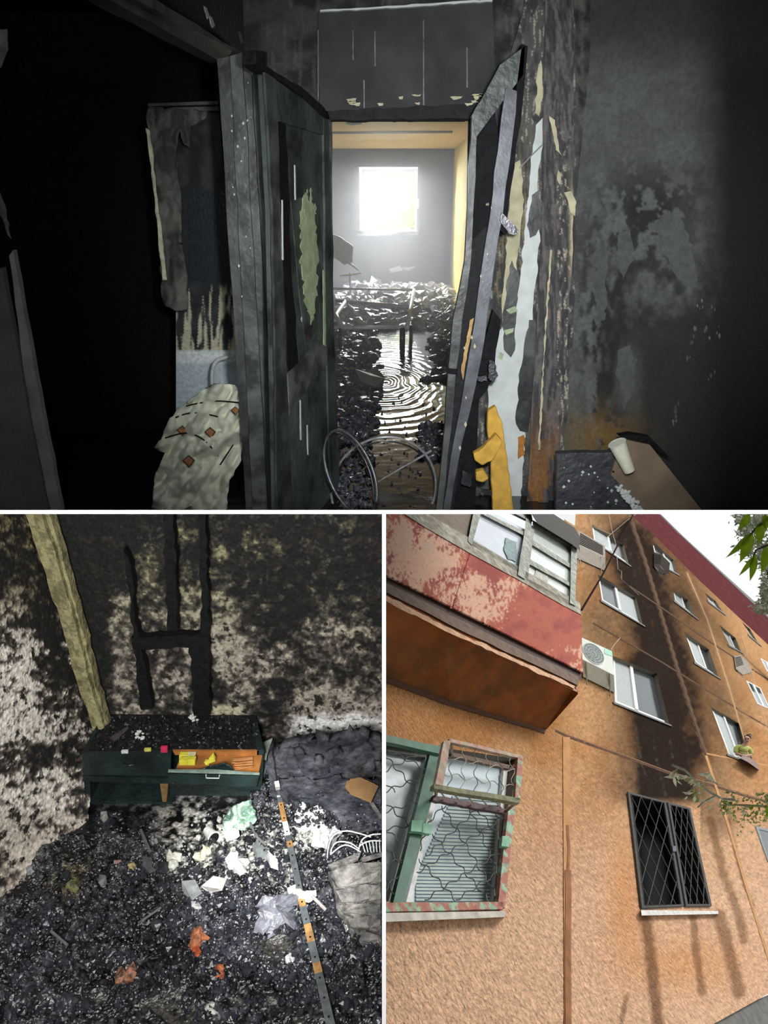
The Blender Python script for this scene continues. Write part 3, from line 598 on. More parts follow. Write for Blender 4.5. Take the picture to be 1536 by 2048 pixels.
setp(mb.go('wire_tangle', M['metal']), 'tangle of thin burnt wire beside the leaning door', 'wire', kind='stuff')
# two bare rims
def pix(p):
    d = Vector(p) - CAM; z = d.dot(cF); return 768 + F * d.dot(cR) / z, 1024 - F * d.dot(cU) / z
def ellring(c, ax, by, n=72):   # the part of the rim on this side of the threshold
    r = [Vector(c) + Vector(ax) * math.cos(2 * math.pi * k / n) + Vector(by) * math.sin(2 * math.pi * k / n) for k in range(n)]
    ok = [pix(p)[1] < 1021 for p in r]; i0 = next(i for i in range(n) if ok[i] and not ok[i - 1])
    out = []
    for k in range(n):
        if not ok[(i0 + k) % n]: break
        out.append(r[(i0 + k) % n])
    return out
hp = Plane(fl0(775, 1015) + Vector((0, 0, .03)), (0, -.0, 1))
c0 = fz(772, 972, .05); lx = fz(872, 962, .05) - c0; ly = fz(772, 872, .05) - c0; ly2 = Vector((0, lx.length * 1.05, 0))
tlt = Plane(c0, Vector((0, -.35, 1)))
c0 = tlt(768, 968); a_ = tlt(872, 965) - c0; b_ = tlt(772, 874) - c0
w1 = thing('wheel_rim', 'larger bare wheel rim lying in water in the doorway', 'wheel rim', (c0.x, c0.y, 0), 'bare wheel rims in the doorway')
mb = MB(); mb.tube(ellring(c0, a_, b_), .008, 8); mb.go('rim', M['metal'], w1, True)
mb = MB(); mb.tube(ellring(c0 - Vector((0, 0, .02)), a_ * .97, b_ * .97), .006, 6); mb.go('inner_edge', M['darkmetal'], w1, True)
mb = MB(); mb.tube([tlt(862, 902), tlt(748, 968)], [.008, .003], 6); mb.go('spoke_remnant', M['metal'], w1)
tl2 = Plane(fl0(700, 1000) + Vector((0, -.05, .12)), Vector((.55, -.75, .5)))
c1 = tl2(702, 946); e1 = tl2(668, 862) - c1; e2 = tl2(742, 930) - c1
w2 = thing('wheel_rim', 'tilted narrow-looking dark wheel rim leaning over the larger one', 'wheel rim', (c1.x, c1.y, 0), 'bare wheel rims in the doorway')
mb = MB(); mb.tube(ellring(c1, e1, e2), .010, 8); mb.go('rim', mat('dull_rim', (.16, .16, .17), .4, .7, var=.3), w2, True)
mb = MB(); mb.tube(ellring(c1 - tl2.n * .03, e1 * .96, e2 * .96), .006, 6); mb.go('inner_edge', M['darkmetal'], w2, True)

# =================================================================== PLACE 2: burnt room with the low chest
ZF = -1.43; f2 = PZ(ZF); YB = 3.25; wB = PY(YB)
mb = MB(); mb.aabb((-4.2, -2, ZF - .1), (0, 3.4, ZF - .03)); struct('floor_burnt_room', mb, M['soot'])
mb = MB(); mb.aabb((-4.2, -1.95, ZF), (-4.15, 3.4, .9)); struct('wall_outer_left', mb, M['soot'])
def c_back(x, y):
    n1 = fbm(x / 70, y / 60, 4, 1); n2 = fbm(x / 17, y / 15, 5, 3); n3 = fbm(x / 6, y / 5, 4, 5); n4 = fbm(x / 30, y / 8, 4, 2)
    b = -.40 + .34 * ss(1060, 1420, y)
    B = lambda cx, cy, rx, ry, a, p=3: a * blob(x, y, cx, cy, rx, ry, p)
    b = b + B(315, 1150, 45, 120, .34) + B(385, 1180, 22, 90, .30) + B(240, 1300, 26, 110, .42) + B(450, 1290, 34, 115, .38) + B(500, 1330, 60, 60, .22) + B(640, 1290, 80, 60, .18) + B(720, 1200, 60, 70, .16)
    b = b + B(670, 1430, 130, 60, .42) + B(330, 1345, 60, 50, .24) + B(505, 1130, 26, 60, .26) + B(440, 1098, 14, 24, .7) + B(556, 1092, 14, 20, .7) + B(340, 1060, 70, 18, .2) + B(430, 1440, 30, 22, .4) + B(300, 1100, 30, 60, .1)
    b = b - B(180, 1300, 36, 170, .5) - B(150, 1120, 60, 120, .5) - B(560, 1420, 34, 70, .35) - B(600, 1230, 16, 70, .25) - B(330, 1110, 16, 130, .25) + B(680, 1262, 90, 10, .2)
    m = .5 + b + (n1 - .5) * .8 + (n2 - .5) * 1.4 + (n3 - .5) * .9 + (n4 - .5) * .4
    ylw = 1 - ss(1080, 1330, y)
    mid = mixc((.105, .088, .074), (.085, .078, .042), ylw); hi = mixc((.36, .33, .27), (.27, .26, .15), ylw)
    c = mixc((.010, .010, .010), (.045, .043, .038), ss(.28, .46, m)); c = mixc(c, mid, ss(.46, .60, m)); c = mixc(c, hi, ss(.66, .86, m))
    c = mixc(c, (.42, .35, .31), .7 * ss(1385, 1410, y + 40 * (n2 - .5)) * ss(560, 600, x) * ss(.35, .5, n3)); c = mixc(c, (.80, .80, .78), ss(1424, 1440, y + 24 * (n2 - .5)) * ss(570, 605, x + 30 * (n3 - .5)))
    c = mixc(c, (.50, .47, .33), .9 * ss(1408, 1415, y) * (1 - ss(1428, 1432, y)) * ss(418, 422, x) * (1 - ss(480, 500, x)))
    return c
surface('wall_burnt_back', wB, [(20, 1026), (767.5, 1026), (767.5, 1800), (20, 1800)], [], 3.2, c_back, M['burntwall'], 'structure', lambda x, y: .012 * fbm(x / 12, y / 12, 4, 4))
# left wall: ruled between the corner line and the skirting line
def Lw(u, v):   # u 0 at corner -> 1 at frame edge and on, v 0 top -> 1 floor
    top = [wB(62, 1027), PV((-1.72, 3.25), (-1.95, 2.0))(-120, 1027)]
    bot = [f2(172, 1636), f2(-60, 1862)]
    bot[0] = bot[0] + Vector((0, .0, 0)); top[0] = Vector((top[0].x, top[0].y, top[0].z))
    a = top[0].lerp(top[1], u); b = bot[0].lerp(bot[1], u); k = math.sin(v * math.pi) * .10 * (1 - u)
    p = a.lerp(b, v); mid = wB(150 + 0, 1330); return p + Vector((-.0, 0, 0))
NU, NV = 110, 190; V = []; PXY = []
cor = [(60, 1026), (98, 1130), (140, 1270), (168, 1370), (192, 1462)]
for j in range(NV + 1):
    v = j / NV
    # corner edge follows the leaning corner line, then runs forward beside the chest to the floor
    if v < .72:
        s = v / .72 * 4; i = min(3, int(s)); q = lerp2(cor[i], cor[i + 1], s - i); A_ = wB(*q)
    else:
        s = (v - .72) / .28; A_ = wB(*cor[-1]).lerp(f2(172, 1640), s) + Vector((.0, 0, 0))
    B_ = PV((-1.83, 2.35), (-2.1, 1.6))(-60, 1026).lerp(f2(-70, 1872), v) if v < 1 else f2(-70, 1872)
    for i in range(NU + 1):
        V.append(A_.lerp(B_, i / NU))
V = [Vector(p) for p in V]
for p in V: PXY.append(pix(p))
PXY = np.array(PXY); x, y = PXY[:, 0], PXY[:, 1]
n1 = fbm(x / 50, y / 50, 4, 2); n2 = fbm(x / 16, y / 14, 5, 4); n3 = fbm(x / 6, y / 5, 4, 6)
B = lambda cx, cy, rx, ry, a, p=3: a * blob(x, y, cx, cy, rx, ry, p)
b = -.17 + .12 * ss(1150, 1350, y) + B(30, 1320, 60, 60, .35) + B(20, 1420, 75, 85, .42) + B(60, 1440, 50, 60, .2) + B(80, 1640, 110, 90, .30) + B(60, 1560, 70, 60, .05) + B(40, 1720, 70, 60, .3) + B(20, 1200, 50, 60, .1) - B(120, 1340, 40, 50, .2) - B(40, 1520, 60, 20, .15) - B(100, 1150, 60, 60, .1)
m_ = .5 + b + (n1 - .5) * .9 + (n2 - .5) * 1.5 + (n3 - .5) * .8; up = 1 - ss(1120, 1330, y)
c = mixc((.016, .016, .016), (.055, .05, .045), ss(.3, .48, m_)); c = mixc(c, mixc((.17, .14, .12), (.12, .10, .055), up), ss(.46, .60, m_)); c = mixc(c, mixc((.80, .76, .68), (.24, .21, .12), up), ss(.68, .74, m_))
c = mixc(c, (.40, .32, .26), ss(1600, 1640, y) * .55 * ss(.5, .62, m_))
NR = Vector((1, -.35, 0)).normalized(); dn = .012 * fbm(x / 9, y / 9, 4, 1) + .008 * ss(.55, .6, m_)
V = [p + NR * float(d) for p, d in zip(V, dn)]
fcs = [(j * (NU + 1) + i, j * (NU + 1) + i + 1, (j + 1) * (NU + 1) + i + 1, (j + 1) * (NU + 1) + i) for j in range(NV) for i in range(NU)]
lw = mk('wall_burnt_left', V, fcs, M['burntwall'], None, True, c); lw['kind'] = 'structure'
# yellow plaster pier in the corner
cpq = [(64, 1027), (98, 1130), (140, 1270), (166, 1370), (196, 1462)]
yp = mat('yellow_plaster_edge', (.30, .275, .14), .8, var=.3, vs=10, bump=.5, bs=30, color2=(.17, .15, .075), c2scale=14, c2at=(.48, .56))
for k, (off, wd, h) in enumerate(((-14, 20, .05), (2, 16, .09), (14, 18, .06))):
    mb = MB(); pl = PY(3.2 - h)
    L_ = [(p[0] + off * (1 - .35 * i / 4), p[1]) for i, p in enumerate(cpq)]; R_ = [(p[0] + (off + wd) * (1 - .35 * i / 4), p[1] - 6) for i, p in enumerate(cpq)]
    trace(mb, rag(L_, 18, 2.2, False) + rag(R_[::-1], 18, 2.2, False), pl, .06, 0); o = mb.go('trim_pier', yp); o['kind'] = 'structure'
# charred posts and crosspieces left of a burnt cupboard
cf = thing('charred_cupboard_frame', 'black charred remains of an upright wooden frame against the back wall', 'burnt frame', f2(340, 1560))
cfp = PY(3.17)
for nm, poly in (('post', [(398, 1027), (412, 1027), (416, 1200), (420, 1430), (408, 1445), (400, 1330), (402, 1200)]), ('post', [(246, 1100), (262, 1130), (270, 1230), (290, 1330), (304, 1418), (282, 1420), (268, 1290), (258, 1180)]),
                 ('crosspiece', [(262, 1276), (400, 1268), (404, 1292), (300, 1300), (266, 1300)]), ('upright_board', [(328, 1027), (346, 1027), (352, 1130), (355, 1262), (334, 1262), (330, 1130)]),
                 ('lower_post', [(378, 1290), (404, 1288), (410, 1430), (388, 1432), (384, 1360)]), ('thin_slat', [(398, 1027), (402, 1027), (404, 1090), (400, 1090)])):
    mb = MB(); trace(mb, rag(poly, 12, 3), cfp, .05, random.uniform(0, .02)); mb.go(nm, M['soot'], cf)
# low chest
gd = mat('green_black_enamel', (.016, .034, .033), .42, var=.45, vs=14, bump=.35, bs=45, color2=(.008, .012, .012), c2scale=7)
zt = 1.57 - 2.634; zt = 1.57 - 2.634
tp_ = PZ(zt); fr = PY(2.93)
ct2 = thing('chest', 'low charred dark green chest with one drawer pulled open', 'chest', f2(340, 1610))
def sb(mbx, poly, pl, th, h=0.): return trace(mbx, poly, pl, th, h)
mb = MB(); mb.hexa([tp_(x, y) for x, y in ((176, 1498), (208, 1428), (512, 1432), (530, 1500))], [tp_(x, y) + Vector((0, 0, -.025)) for x, y in ((176, 1498), (208, 1428), (512, 1432), (530, 1500))]); mb.go('top', M['char'], ct2)
mb = MB()
for q in ([(163, 1505), (176, 1505), (182, 1612), (172, 1612)], ): mb = MB(); sb(mb, q, fr, .3); mb.go('side_panel', gd, ct2)
pb3 = PY(3.22); mb = MB(); mb.hexa([fr(x, y) for x, y in ((514, 1500), (528, 1500), (524, 1572), (514, 1572))], [pb3(x, y) for x, y in ((500, 1434), (512, 1434), (509, 1496), (499, 1496))]); mb.go('side_panel', gd, ct2)
mb = MB(); mb.hexa([pb3(x, y) for x, y in ((208, 1434), (512, 1434), (508, 1540), (212, 1540))], [pb3(x, y) + Vector((0, .015, 0)) for x, y in ((208, 1434), (512, 1434), (508, 1540), (212, 1540))]); mb.go('back_panel', M['soot'], ct2)
mb = MB(); sb(mb, [(165, 1552), (430, 1560), (522, 1572), (520, 1580), (430, 1570), (167, 1563)], fr, .27, .005); mb.go('shelf', gd, ct2)
mb = MB(); sb(mb, [(172, 1600), (345, 1604), (345, 1616), (174, 1612)], fr, .27, .0); mb.go('plinth', gd, ct2)
mb = MB(); sb(mb, [(320, 1568), (336, 1568), (333, 1604), (325, 1604)], fr, .03, .0); lg = mb.go('leg', mat('scorched_wood', (.22, .13, .05), .6, var=.3, vs=25), ct2)
mb = MB(); sb(mb, [(330, 1566), (520, 1576), (516, 1612), (334, 1606)], fr, .01, -.06); mb.go('lower_panel', gd, ct2)
d1 = MB(); sb(d1, rag([(165, 1507), (342, 1505), (341, 1552), (167, 1550)], 40, .8), fr, .02, .02); d1o = d1.go('drawer', gd, ct2)
mb = MB(); mb.tube([fr(246, 1523, .02), fr(247, 1529, .045), fr(258, 1531, .05), fr(269, 1529, .045), fr(270, 1522, .02)], .0035, 6); mb.go('handle', M['darkmetal'], d1o)
# open drawer: a box sliding forward out of the carcass
fo_ = PY(2.74)
a0 = fo_(337, 1544); a1 = fo_(518, 1549); b0 = fo_(337, 1565); b1 = fo_(512, 1571)
mb = MB(); mb.hexa([fo_(336, 1545), fo_(519, 1550), fo_(513, 1574), (fo_(338, 1566))], [p + Vector((0, .015, 0)) for p in (fo_(336, 1545), fo_(519, 1550), fo_(513, 1574), fo_(338, 1566))])
d2 = mb.go('drawer', gd, ct2)
mb = MB(); mb.hexa([fo_(336, 1542), fo_(430, 1542), fo_(519, 1549), fo_(519, 1551), fo_(336, 1547)], [p + Vector((0, .012, 0)) for p in (fo_(336, 1542), fo_(430, 1542), fo_(519, 1549), fo_(519, 1551), fo_(336, 1547))]); mb.go('pale_edge', mat('dusty_green', (.22, .30, .26), .7, var=.3), d2)
mb = MB(); mb.tube([fo_(412, 1549, .0), fo_(412.5, 1556, .02), fo_(438, 1556.5, .02), fo_(439, 1550, .0)], .003, 6); mb.go('handle', M['white'], d2)
zb2 = fo_(420, 1567).z + .004; xl = fo_(341, 1555).x; xr = fo_(512, 1555).x
ow_ = mat('orange_wood', (.42, .17, .045), .5, var=.3, vs=14, bump=.1)
mb = MB(); mb.aabb((xl, 2.752, zb2 - .0), (xr, 3.0, zb2 + .008)); mb.go('drawer_bottom', ow_, d2)
mb = MB(); mb.aabb((xr - .008, 2.75, zb2), (xr, 2.93, zt - .04)); mb.go('drawer_side', ow_, d2)
mb = MB(); mb.aabb((xl, 2.75, zb2), (xl + .008, 3.15, zt - .04)); mb.go('drawer_side', ow_, d2)
mb = MB(); sb(mb, [(346, 1502), (518, 1502), (516, 1512), (350, 1510)], fr, .012, .0); mb.go('drawer_back', ow_, d2)
yb = mat('yellow_card', (.72, .66, .06), .6, var=.15)
k = 0
for (x0, y0, x1, y1, wcol, lab) in ((358, 1511, 374, 1520, 'y', 'upper left'), (374, 1511, 390, 1519, 'w', 'upper right'), (358, 1521, 374, 1531, 'y', 'lower left'), (374, 1520, 390, 1531, 'y', 'lower right')):
    mb = MB(); q = [(x0, y0), (x1, y0 + .4), (x1, y1), (x0, y1)]; pl = PY(2.835 if 'lower' in lab else 2.885); trace(mb, q, pl, .03)
    setp(mb.go('small_box', yb if wcol == 'y' else mat('cream_card', (.75, .72, .4), .6), bevel=.002), '%s of the four small yellow boxes in the open drawer' % lab, 'box', 'small boxes in the open drawer')
mb = MB(); mb.rock(PY(2.86)(424, 1519), (.035, .02, .025)); mb.rock(PY(2.85)(414, 1524), (.02, .02, .02)); setp(mb.go('crumpled_paper', yb), 'crumpled yellow paper beside the boxes in the drawer', 'paper')
ORD = ('topmost', 'second from top', 'third from top', 'middle', 'third from bottom', 'second from bottom', 'lowest')
for i in range(7):
    y = 1517 + i * 3.4; mb = MB(); pl = PY(2.885 - i * .012); a = pl(462 + random.uniform(-2, 8), y + random.uniform(0, 3)); b_2 = pl(506, y - random.uniform(-2, 5)); mb.tube([a, b_2], .0045, 5)
    setp(mb.go('wooden_stick', ow_), '%s orange stick of the bundle at the right end of the drawer' % ORD[i], 'stick', 'wooden sticks in the drawer')
cloth('dark_rag', rag([(392, 1541), (425, 1530), (450, 1525), (462, 1532), (474, 1546), (440, 1549), (395, 1545)], 8, 1), PY(2.775), .0, .05, gd, 'dark green rag drooping over the front of the open drawer', 'rag', 4)
# things on the chest top
for i, (x, y, r, mm, lab) in enumerate(((280, 1472, .016, 'white', 'white melted lump left of centre on the chest top'), (387, 1440, .017, 'white', 'pale ash clump at the back of the chest top by the post'))):
    mb = MB(); [mb.rock(tp_(x + random.uniform(-8, 8), y + random.uniform(-8, 8)) + Vector((0, 0, .01)), r * random.uniform(.5, 1)) for _ in range(9)]
    setp(mb.go('melted_lump', M['white']), lab, 'lump')
mb = MB(); mb.tube([tp_(224, 1480, .012), tp_(256, 1455, .02)], [.022, .009], 7); setp(mb.go('burnt_tube', mat('mauve_char', (.06, .045, .055), .6)), 'mauve-grey burnt tube lying at the left of the chest top', 'tube')
for x, y, cc, nm in ((328, 1497, (.6, .03, .10), 'red'), (328, 1503, (.5, .03, .08), 'deep red'), (295, 1501, (.5, .5, .1), 'yellow'), (249, 1505, (.6, .65, .6), 'white')):
    mb = MB(); trace(mb, [(x - 7, y - 2.5), (x + 6, y - 3), (x + 7, y + 2), (x - 6, y + 2.5)], fr, .012, .03); setp(mb.go('scrap', mat('scrap_' + nm.replace(' ', '_'), cc, .6)), '%s paper scrap on the front edge of the chest top' % nm, 'scrap')
mb = MB()
for i in range(520):
    x = random.uniform(195, 515); y = random.uniform(1433, 1500); mb.rock(tp_(x, y) + Vector((0, 0, .004)), random.uniform(.004, .016))
setp(mb.go('charred_debris', mat('dark_crumb', (.012, .014, .014), .4, var=.8, bump=.3, bs=60)), 'black charred crumbs covering the chest top', 'debris', kind='stuff')
# --- rubble floor
NX, NY = 330, 300; X0, X1, Y0, Y1 = -2.35, -.004, 1.45, 3.24
gx, gy = np.meshgrid(np.linspace(X0, X1, NX), np.linspace(Y0, Y1, NY)); gx = gx.ravel(); gy = gy.ravel()
hgt = .055 * fbm(gx * 5, gy * 5, 3, 1) + .05 * (fbm(gx * 17, gy * 17, 4, 3) - .4) + .022 * np.abs(fbm(gx * 60, gy * 60, 3, 5) - .5) * 2
depth = gy * cF.y + (1.57 - ZF) * -cF.z; fpx = 768 + F * gx / depth; fpy = 1024 + F * ((1.57 - ZF) * cU.z - gy * cU.y) / depth
x, y = fpx, fpy
dk = ss(.36, .56, fbm(x / 42, y / 30, 4, 6)); hgt = hgt * (.55 + .8 * dk)
calm = np.clip(1.0 * blob(x, y, 555, 1890, 45, 40, 3) + 1.0 * blob(x, y, 420, 2040, 330, 55, 4) * ss(.42, .55, fbm(x / 60, y / 30, 3, 2)), 0, 1)
hgt = hgt * (1 - .85 * calm) - .01 * calm; hgt = hgt * (1 - .9 * ss(2.62, 2.80, gy) * (gx < -.75))
n2 = fbm(x / 12, y / 10, 5, 3); n3 = fbm(x / 40, y / 30, 4, 4)
cc_ = mixc((.005, .005, .006), (.040, .041, .050), ss(.42, .62, n2)) * (.35 + .9 * dk)[:, None]
lit_patch = blob(x, y, 390, 1650, 75, 50, 3) * 1.0 + blob(x, y, 620, 1650, 45, 50, 3) * 1.0 + blob(x, y, 470, 1700, 120, 40, 3) * .6 + blob(x, y, 560, 1730, 60, 60) * .3  # pool of window light painted into the rubble colour
cc_ = mixc(cc_, (.30, .29, .26), np.clip(lit_patch, 0, 1) * ss(.44, .60, n2)); cc_ = mixc(cc_, (.55, .54, .5), np.clip(lit_patch, 0, 1) * ss(.56, .68, n2))
cc_ = mixc(cc_, (.16, .13, .06), .8 * blob(x, y, 150, 1770, 50, 40) * ss(.5, .6, n2)); cc_ = mixc(cc_, (.045, .042, .036), calm)
m = mat('wet_char', usecol=True, rough=.25, var=.7, vs=70, bump=.6, bs=90, spec=.9); M['wetchar'] = m
V = np.stack([gx, gy, ZF + hgt], 1); fcs = [(j * NX + i, j * NX + i + 1, (j + 1) * NX + i + 1, (j + 1) * NX + i) for j in range(NY - 1) for i in range(NX - 1)]
o = mk('floor_rubble', V, fcs, m, None, False, cc_); setp(o, 'black wet bed of burnt rubble covering the room floor', 'rubble', kind='stuff')
def hz2(px, py, up=.0):
    p = f2(px, py); h_ = (.045 if p.y < 2.66 or p.x > -.75 else .012) + up; return PZ(ZF + h_)(px, py)
wr = mat('rubble_chip', (.022, .023, .030), .24, var=.9, vs=9, bump=.4, bs=90, spec=.9)
mb = MB(); mw = MB()
for i in range(11000):
    x = random.uniform(10, 762); y = 1625 + 430 * random.random() ** .8
    if x < 172 and y < 1640 + (172 - x) * .95: continue
    cal = blob(x, y, 555, 1890, 45, 40, 3) + blob(x, y, 420, 2050, 300, 50, 4) * .8
    if random.random() < cal: continue
    dn_ = fbm(np.array([x / 42.]), np.array([y / 30.]), 4, 6)[0]
    if dn_ < .46 and random.random() < .8: continue
    r = random.triangular(.003, .012 + .05 * max(0, dn_ - .4) + (.02 if random.random() < .08 else 0), .006); W0 = blob(x, y, 390, 1655, 85, 50, 3) + blob(x, y, 620, 1655, 45, 55, 3) + blob(x, y, 460, 1710, 110, 45, 3) * .6  # pale chips gather in the same painted pool of light
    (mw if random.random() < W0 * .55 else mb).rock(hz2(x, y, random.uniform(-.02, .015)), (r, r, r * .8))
setp(mb.go('burnt_chips', wr), 'black burnt chips strewn over the rubble bed', 'debris', kind='stuff')
setp(mw.go('pale_plaster_chips', mat('pale_chip', (.40, .39, .35), .7, var=.5, vs=30)), 'pale plaster chips in the lit patch before the chest', 'debris', kind='stuff')
# larger recognisable lumps
def lump(nm, x, y, r, color, label, cat, n=5, rough=.6, spread=1., col2=None, flat=.7):
    mm = mat('m_' + nm + str(int(x)), color, rough, var=.35, vs=30, bump=.4, bs=60, color2=col2, c2scale=25)
    mb = MB()
    for i in range(n): mb.rock(hz2(x, y, r * .4) + Vector((random.uniform(-1, 1), random.uniform(-1, 1), 0)) * r * .6 * spread, (r * random.uniform(.6, 1), r * random.uniform(.6, 1), r * flat))
    return setp(mb.go(nm, mm), label, cat)
lump('rusty_lump', 398, 1880, .040, (.38, .13, .055), 'largest bright orange rusty lump, right of centre in the rubble', 'lump', 7, col2=(.16, .05, .02))
lump('rusty_lump', 396, 1905, .024, (.40, .08, .03), 'dark red scrap directly below the largest orange lump', 'lump', 4)
lump('rusty_lump', 441, 1944, .026, (.42, .12, .05), 'small bright orange-red lump lower right of the largest orange one', 'lump', 6, col2=(.08, .03, .02))
lump('rusty_lump', 252, 1950, .036, (.34, .15, .09), 'dull brown-orange lump lower left in the black rubble', 'lump', 6, col2=(.06, .04, .03))
lump('yellow_foam_lump', 262, 1735, .026, (.34, .30, .13), 'small yellowish lump near the left wall side of the rubble', 'lump', 5)
lump('yellow_foam_lump', 146, 1770, .030, (.20, .19, .06), 'mossy yellow-green clump in the rubble near the left wall', 'clump', 7, col2=(.05, .05, .04))
lump('pink_scrap', 232, 1728, .02, (.35, .22, .20), 'small pinkish scrap left of the yellowish lump', 'scrap', 4)
lump('white_lump', 348, 1722, .045, (.66, .66, .58), 'round white lump lit brightly in front of the chest', 'lump', 5)
lump('white_lump', 405, 1708, .036, (.60, .57, .42), 'cream lump right of the round white lump', 'lump', 5)
lump('white_lump', 475, 1725, .045, (.66, .66, .62), 'white chunk right of the cream lump', 'lump', 6)
lump('white_lump', 580, 1918, .022, (.42, .42, .42), 'pale chunk beside the puddle at the lower middle', 'lump', 4)
lump('white_lump', 708, 1918, .02, (.40, .40, .42), 'pale chunk in the dark rubble at lower right', 'lump', 4)
lump('white_lump', 425, 2015, .026, (.40, .39, .36), 'pale triangular chunk at the bottom of the rubble', 'lump', 2)
lump('white_lump', 60, 1740, .022, (.28, .29, .31), 'grey chunk against the foot of the left wall', 'lump', 3)
lump('ash_mound', 620, 1640, .07, (.70, .70, .68), 'bright white ash mound right of the metal strip', 'ash', 9, spread=1.3, flat=.35)
lump('ash_mound', 645, 1672, .065, (.55, .55, .54), 'grey-white ash mound before the wire hoops', 'ash', 8, spread=1.2, flat=.35)
lump('ash_mound', 555, 1820, .07, (.16, .16, .19), 'crinkled grey ash mound left of the strip in the middle', 'ash', 16, spread=1.5, flat=.25, rough=.3)
for (x, y, w_, h_, a, c3, lab) in ((382, 1778, 22, 20, .2, (.30, .31, .32), 'grey flat shard left of the pale folded shard'), (430, 1768, 26, 16, -.5, (.60, .57, .54), 'pale folded shard below the white lumps'), (523, 1700, 22, 20, .7, (.20, .22, .22), 'dark glassy shard right of the white chunk'),
                                (545, 1722, 20, 10, .9, (.55, .54, .5), 'pale narrow shard beside the metal strip'), (300, 1728, 18, 16, .4, (.12, .12, .13), 'dark grey slab left of the white lumps'), (208, 1632, 9, 11, .3, (.50, .52, .48), 'small pale tag near the chest left corner'),
                                (205, 1760, 10, 12, .4, (.22, .22, .24), 'small grey shard left of centre'), (392, 1810, 12, 8, .3, (.5, .5, .5), 'small white shard above the orange lump')):
    mb = MB(); q = [(x + w_ * dx * math.cos(a) - h_ * dy * math.sin(a), y + w_ * dx * math.sin(a) + h_ * dy * math.cos(a)) for dx, dy in ((-1, -.6), (.2, -1), (1, .1), (.3, 1), (-.7, .5))]
    zz = [random.uniform(.0, .07) for _ in q]; top = [hz2(px, py, z) for (px, py), z in zip(q, zz)]
    mb.hexa(top, [p - Vector((0, 0, .008)) for p in top]); setp(mb.go('shard', mat('shard_%d' % int(x), c3, .45, var=.3, vs=30)), lab, 'shard')
# crumpled translucent film, cup, cloth, card, strip, hoops, roll, sofa
gf = mat('green_film', (.40, .55, .44), .35, var=.35, vs=20, bump=.5, bs=30, color2=(.12, .22, .17), c2scale=12)
fp_ = Plane(hz2(480, 1640, .03), (.0, -.35, 1))
cloth('crumpled_film', rag([(446, 1640), (468, 1612), (502, 1598), (514, 1640), (488, 1662), (470, 1654), (452, 1664)], 8, 3), fp_, .02, .16, gf, 'crumpled green-white plastic film in front of the open drawer', 'plastic film', 4, lambda x, y: fbm(x / 9, y / 9, 3, 4))
cloth('crumpled_film', rag([(446, 1640), (478, 1650), (480, 1672), (462, 1685), (446, 1676)], 8, 3), fp_, .02, .12, M['white'], 'crumpled white plastic film just below the green film', 'plastic film', 4, lambda x, y: fbm(x / 9, y / 9, 3, 5))
mb = MB(); a = hz2(414, 1660, .04); b_3 = hz2(428, 1676, .05); ax = (b_3 - a).normalized(); sd = ax.cross(Vector((0, 0, 1))).normalized()
mb.hexa(ring(a, .022), ring(b_3, .032)); cu = setp(mb.go('white_cup', mat('dirty_white', (.6, .62, .58), .5)), 'small white cup lying on its side before the chest', 'cup')
mb = MB(); mb.tube(ring(b_3, .033), .003, 5, True); mb.go('rim', M['white'], cu)
mb = MB(); mb.hexa(ring(b_3 + ax * .001, .028), ring(b_3 + ax * .002, .027)); mb.go('dark_inside', M['soot'], cu)
wc = mat('dirty_white_cloth', (.60, .58, .52), .8, var=.2)
cloth('white_cloth', rag([(574, 1776), (590, 1768), (606, 1782), (632, 1780), (634, 1792), (618, 1806), (600, 1800), (578, 1788)], 7, 1.5), Plane(hz2(604, 1788, .05), (0, -.2, 1)), .0, .08, wc, 'crumpled white cloth under the metal strip', 'cloth', 4, lambda x, y: fbm(x / 8, y / 8, 3, 4))
mb = MB(); mb.tube([hz2(624, 1792, .06), hz2(652, 1820, .04)], .008, 7); setp(mb.go('pale_stick', mat('grey_stick', (.30, .26, .25), .6)), 'short greyish stick poking out from the white cloth', 'stick')
# perforated strip
def hgt_at(t): return .06 + .05 * math.sin(t * 3)
line = [(553, 1562), (562, 1610), (576, 1672), (588, 1725), (603, 1800), (622, 1880), (644, 1975), (664, 2062)]
LT = thing('metal_strip', 'long perforated metal strip with rusty patches lying across the rubble', 'metal strip', hz2(600, 1800))
def at(t):
    s = t * (len(line) - 1); i = min(len(line) - 2, int(s)); x, y = lerp2(line[i], line[i + 1], s - i); return hz2(x, y, .05 if t > .05 else .16)
cols = {'w': mat('strip_white', (.75, .75, .70), .45, var=.2), 'r': mat('strip_rust', (.32, .17, .06), .6, var=.4, vs=40), 'g': mat('strip_grey', (.17, .19, .20), .35, .5, var=.3, vs=30)}
seq = 'wwwgrrrwwgrggggggrrggrrggrgggggg'; n = len(seq)
for i, s in enumerate(seq):
    a = at(i / n); b = at((i + 1) / n); d = (b - a).normalized(); sx = d.cross(Vector((0, 0, 1))).normalized() * (.012 + .006 * i / n)
    mb = MB(); mb.hexa([a - sx, a + sx, b + sx * 1.01, b - sx * 1.01], [p - Vector((0, 0, .004)) for p in (a - sx, a + sx, b + sx, b - sx)]); o = mb.go('strip_section', cols[s], LT)
    if i % 2 == 0 and i > 2:
        c_ = a.lerp(b, .5) + Vector((0, 0, .002)); mb = MB(); mb.hexa([c_ + Vector((math.cos(k), math.sin(k), 0)) * .0045 for k in np.linspace(0, 6.28, 9)[:-1]], [c_ + Vector((math.cos(k), math.sin(k), 0)) * .0045 - Vector((0, 0, .003)) for k in np.linspace(0, 6.28, 9)[:-1]]); mb.go('hole', M['soot'], o)
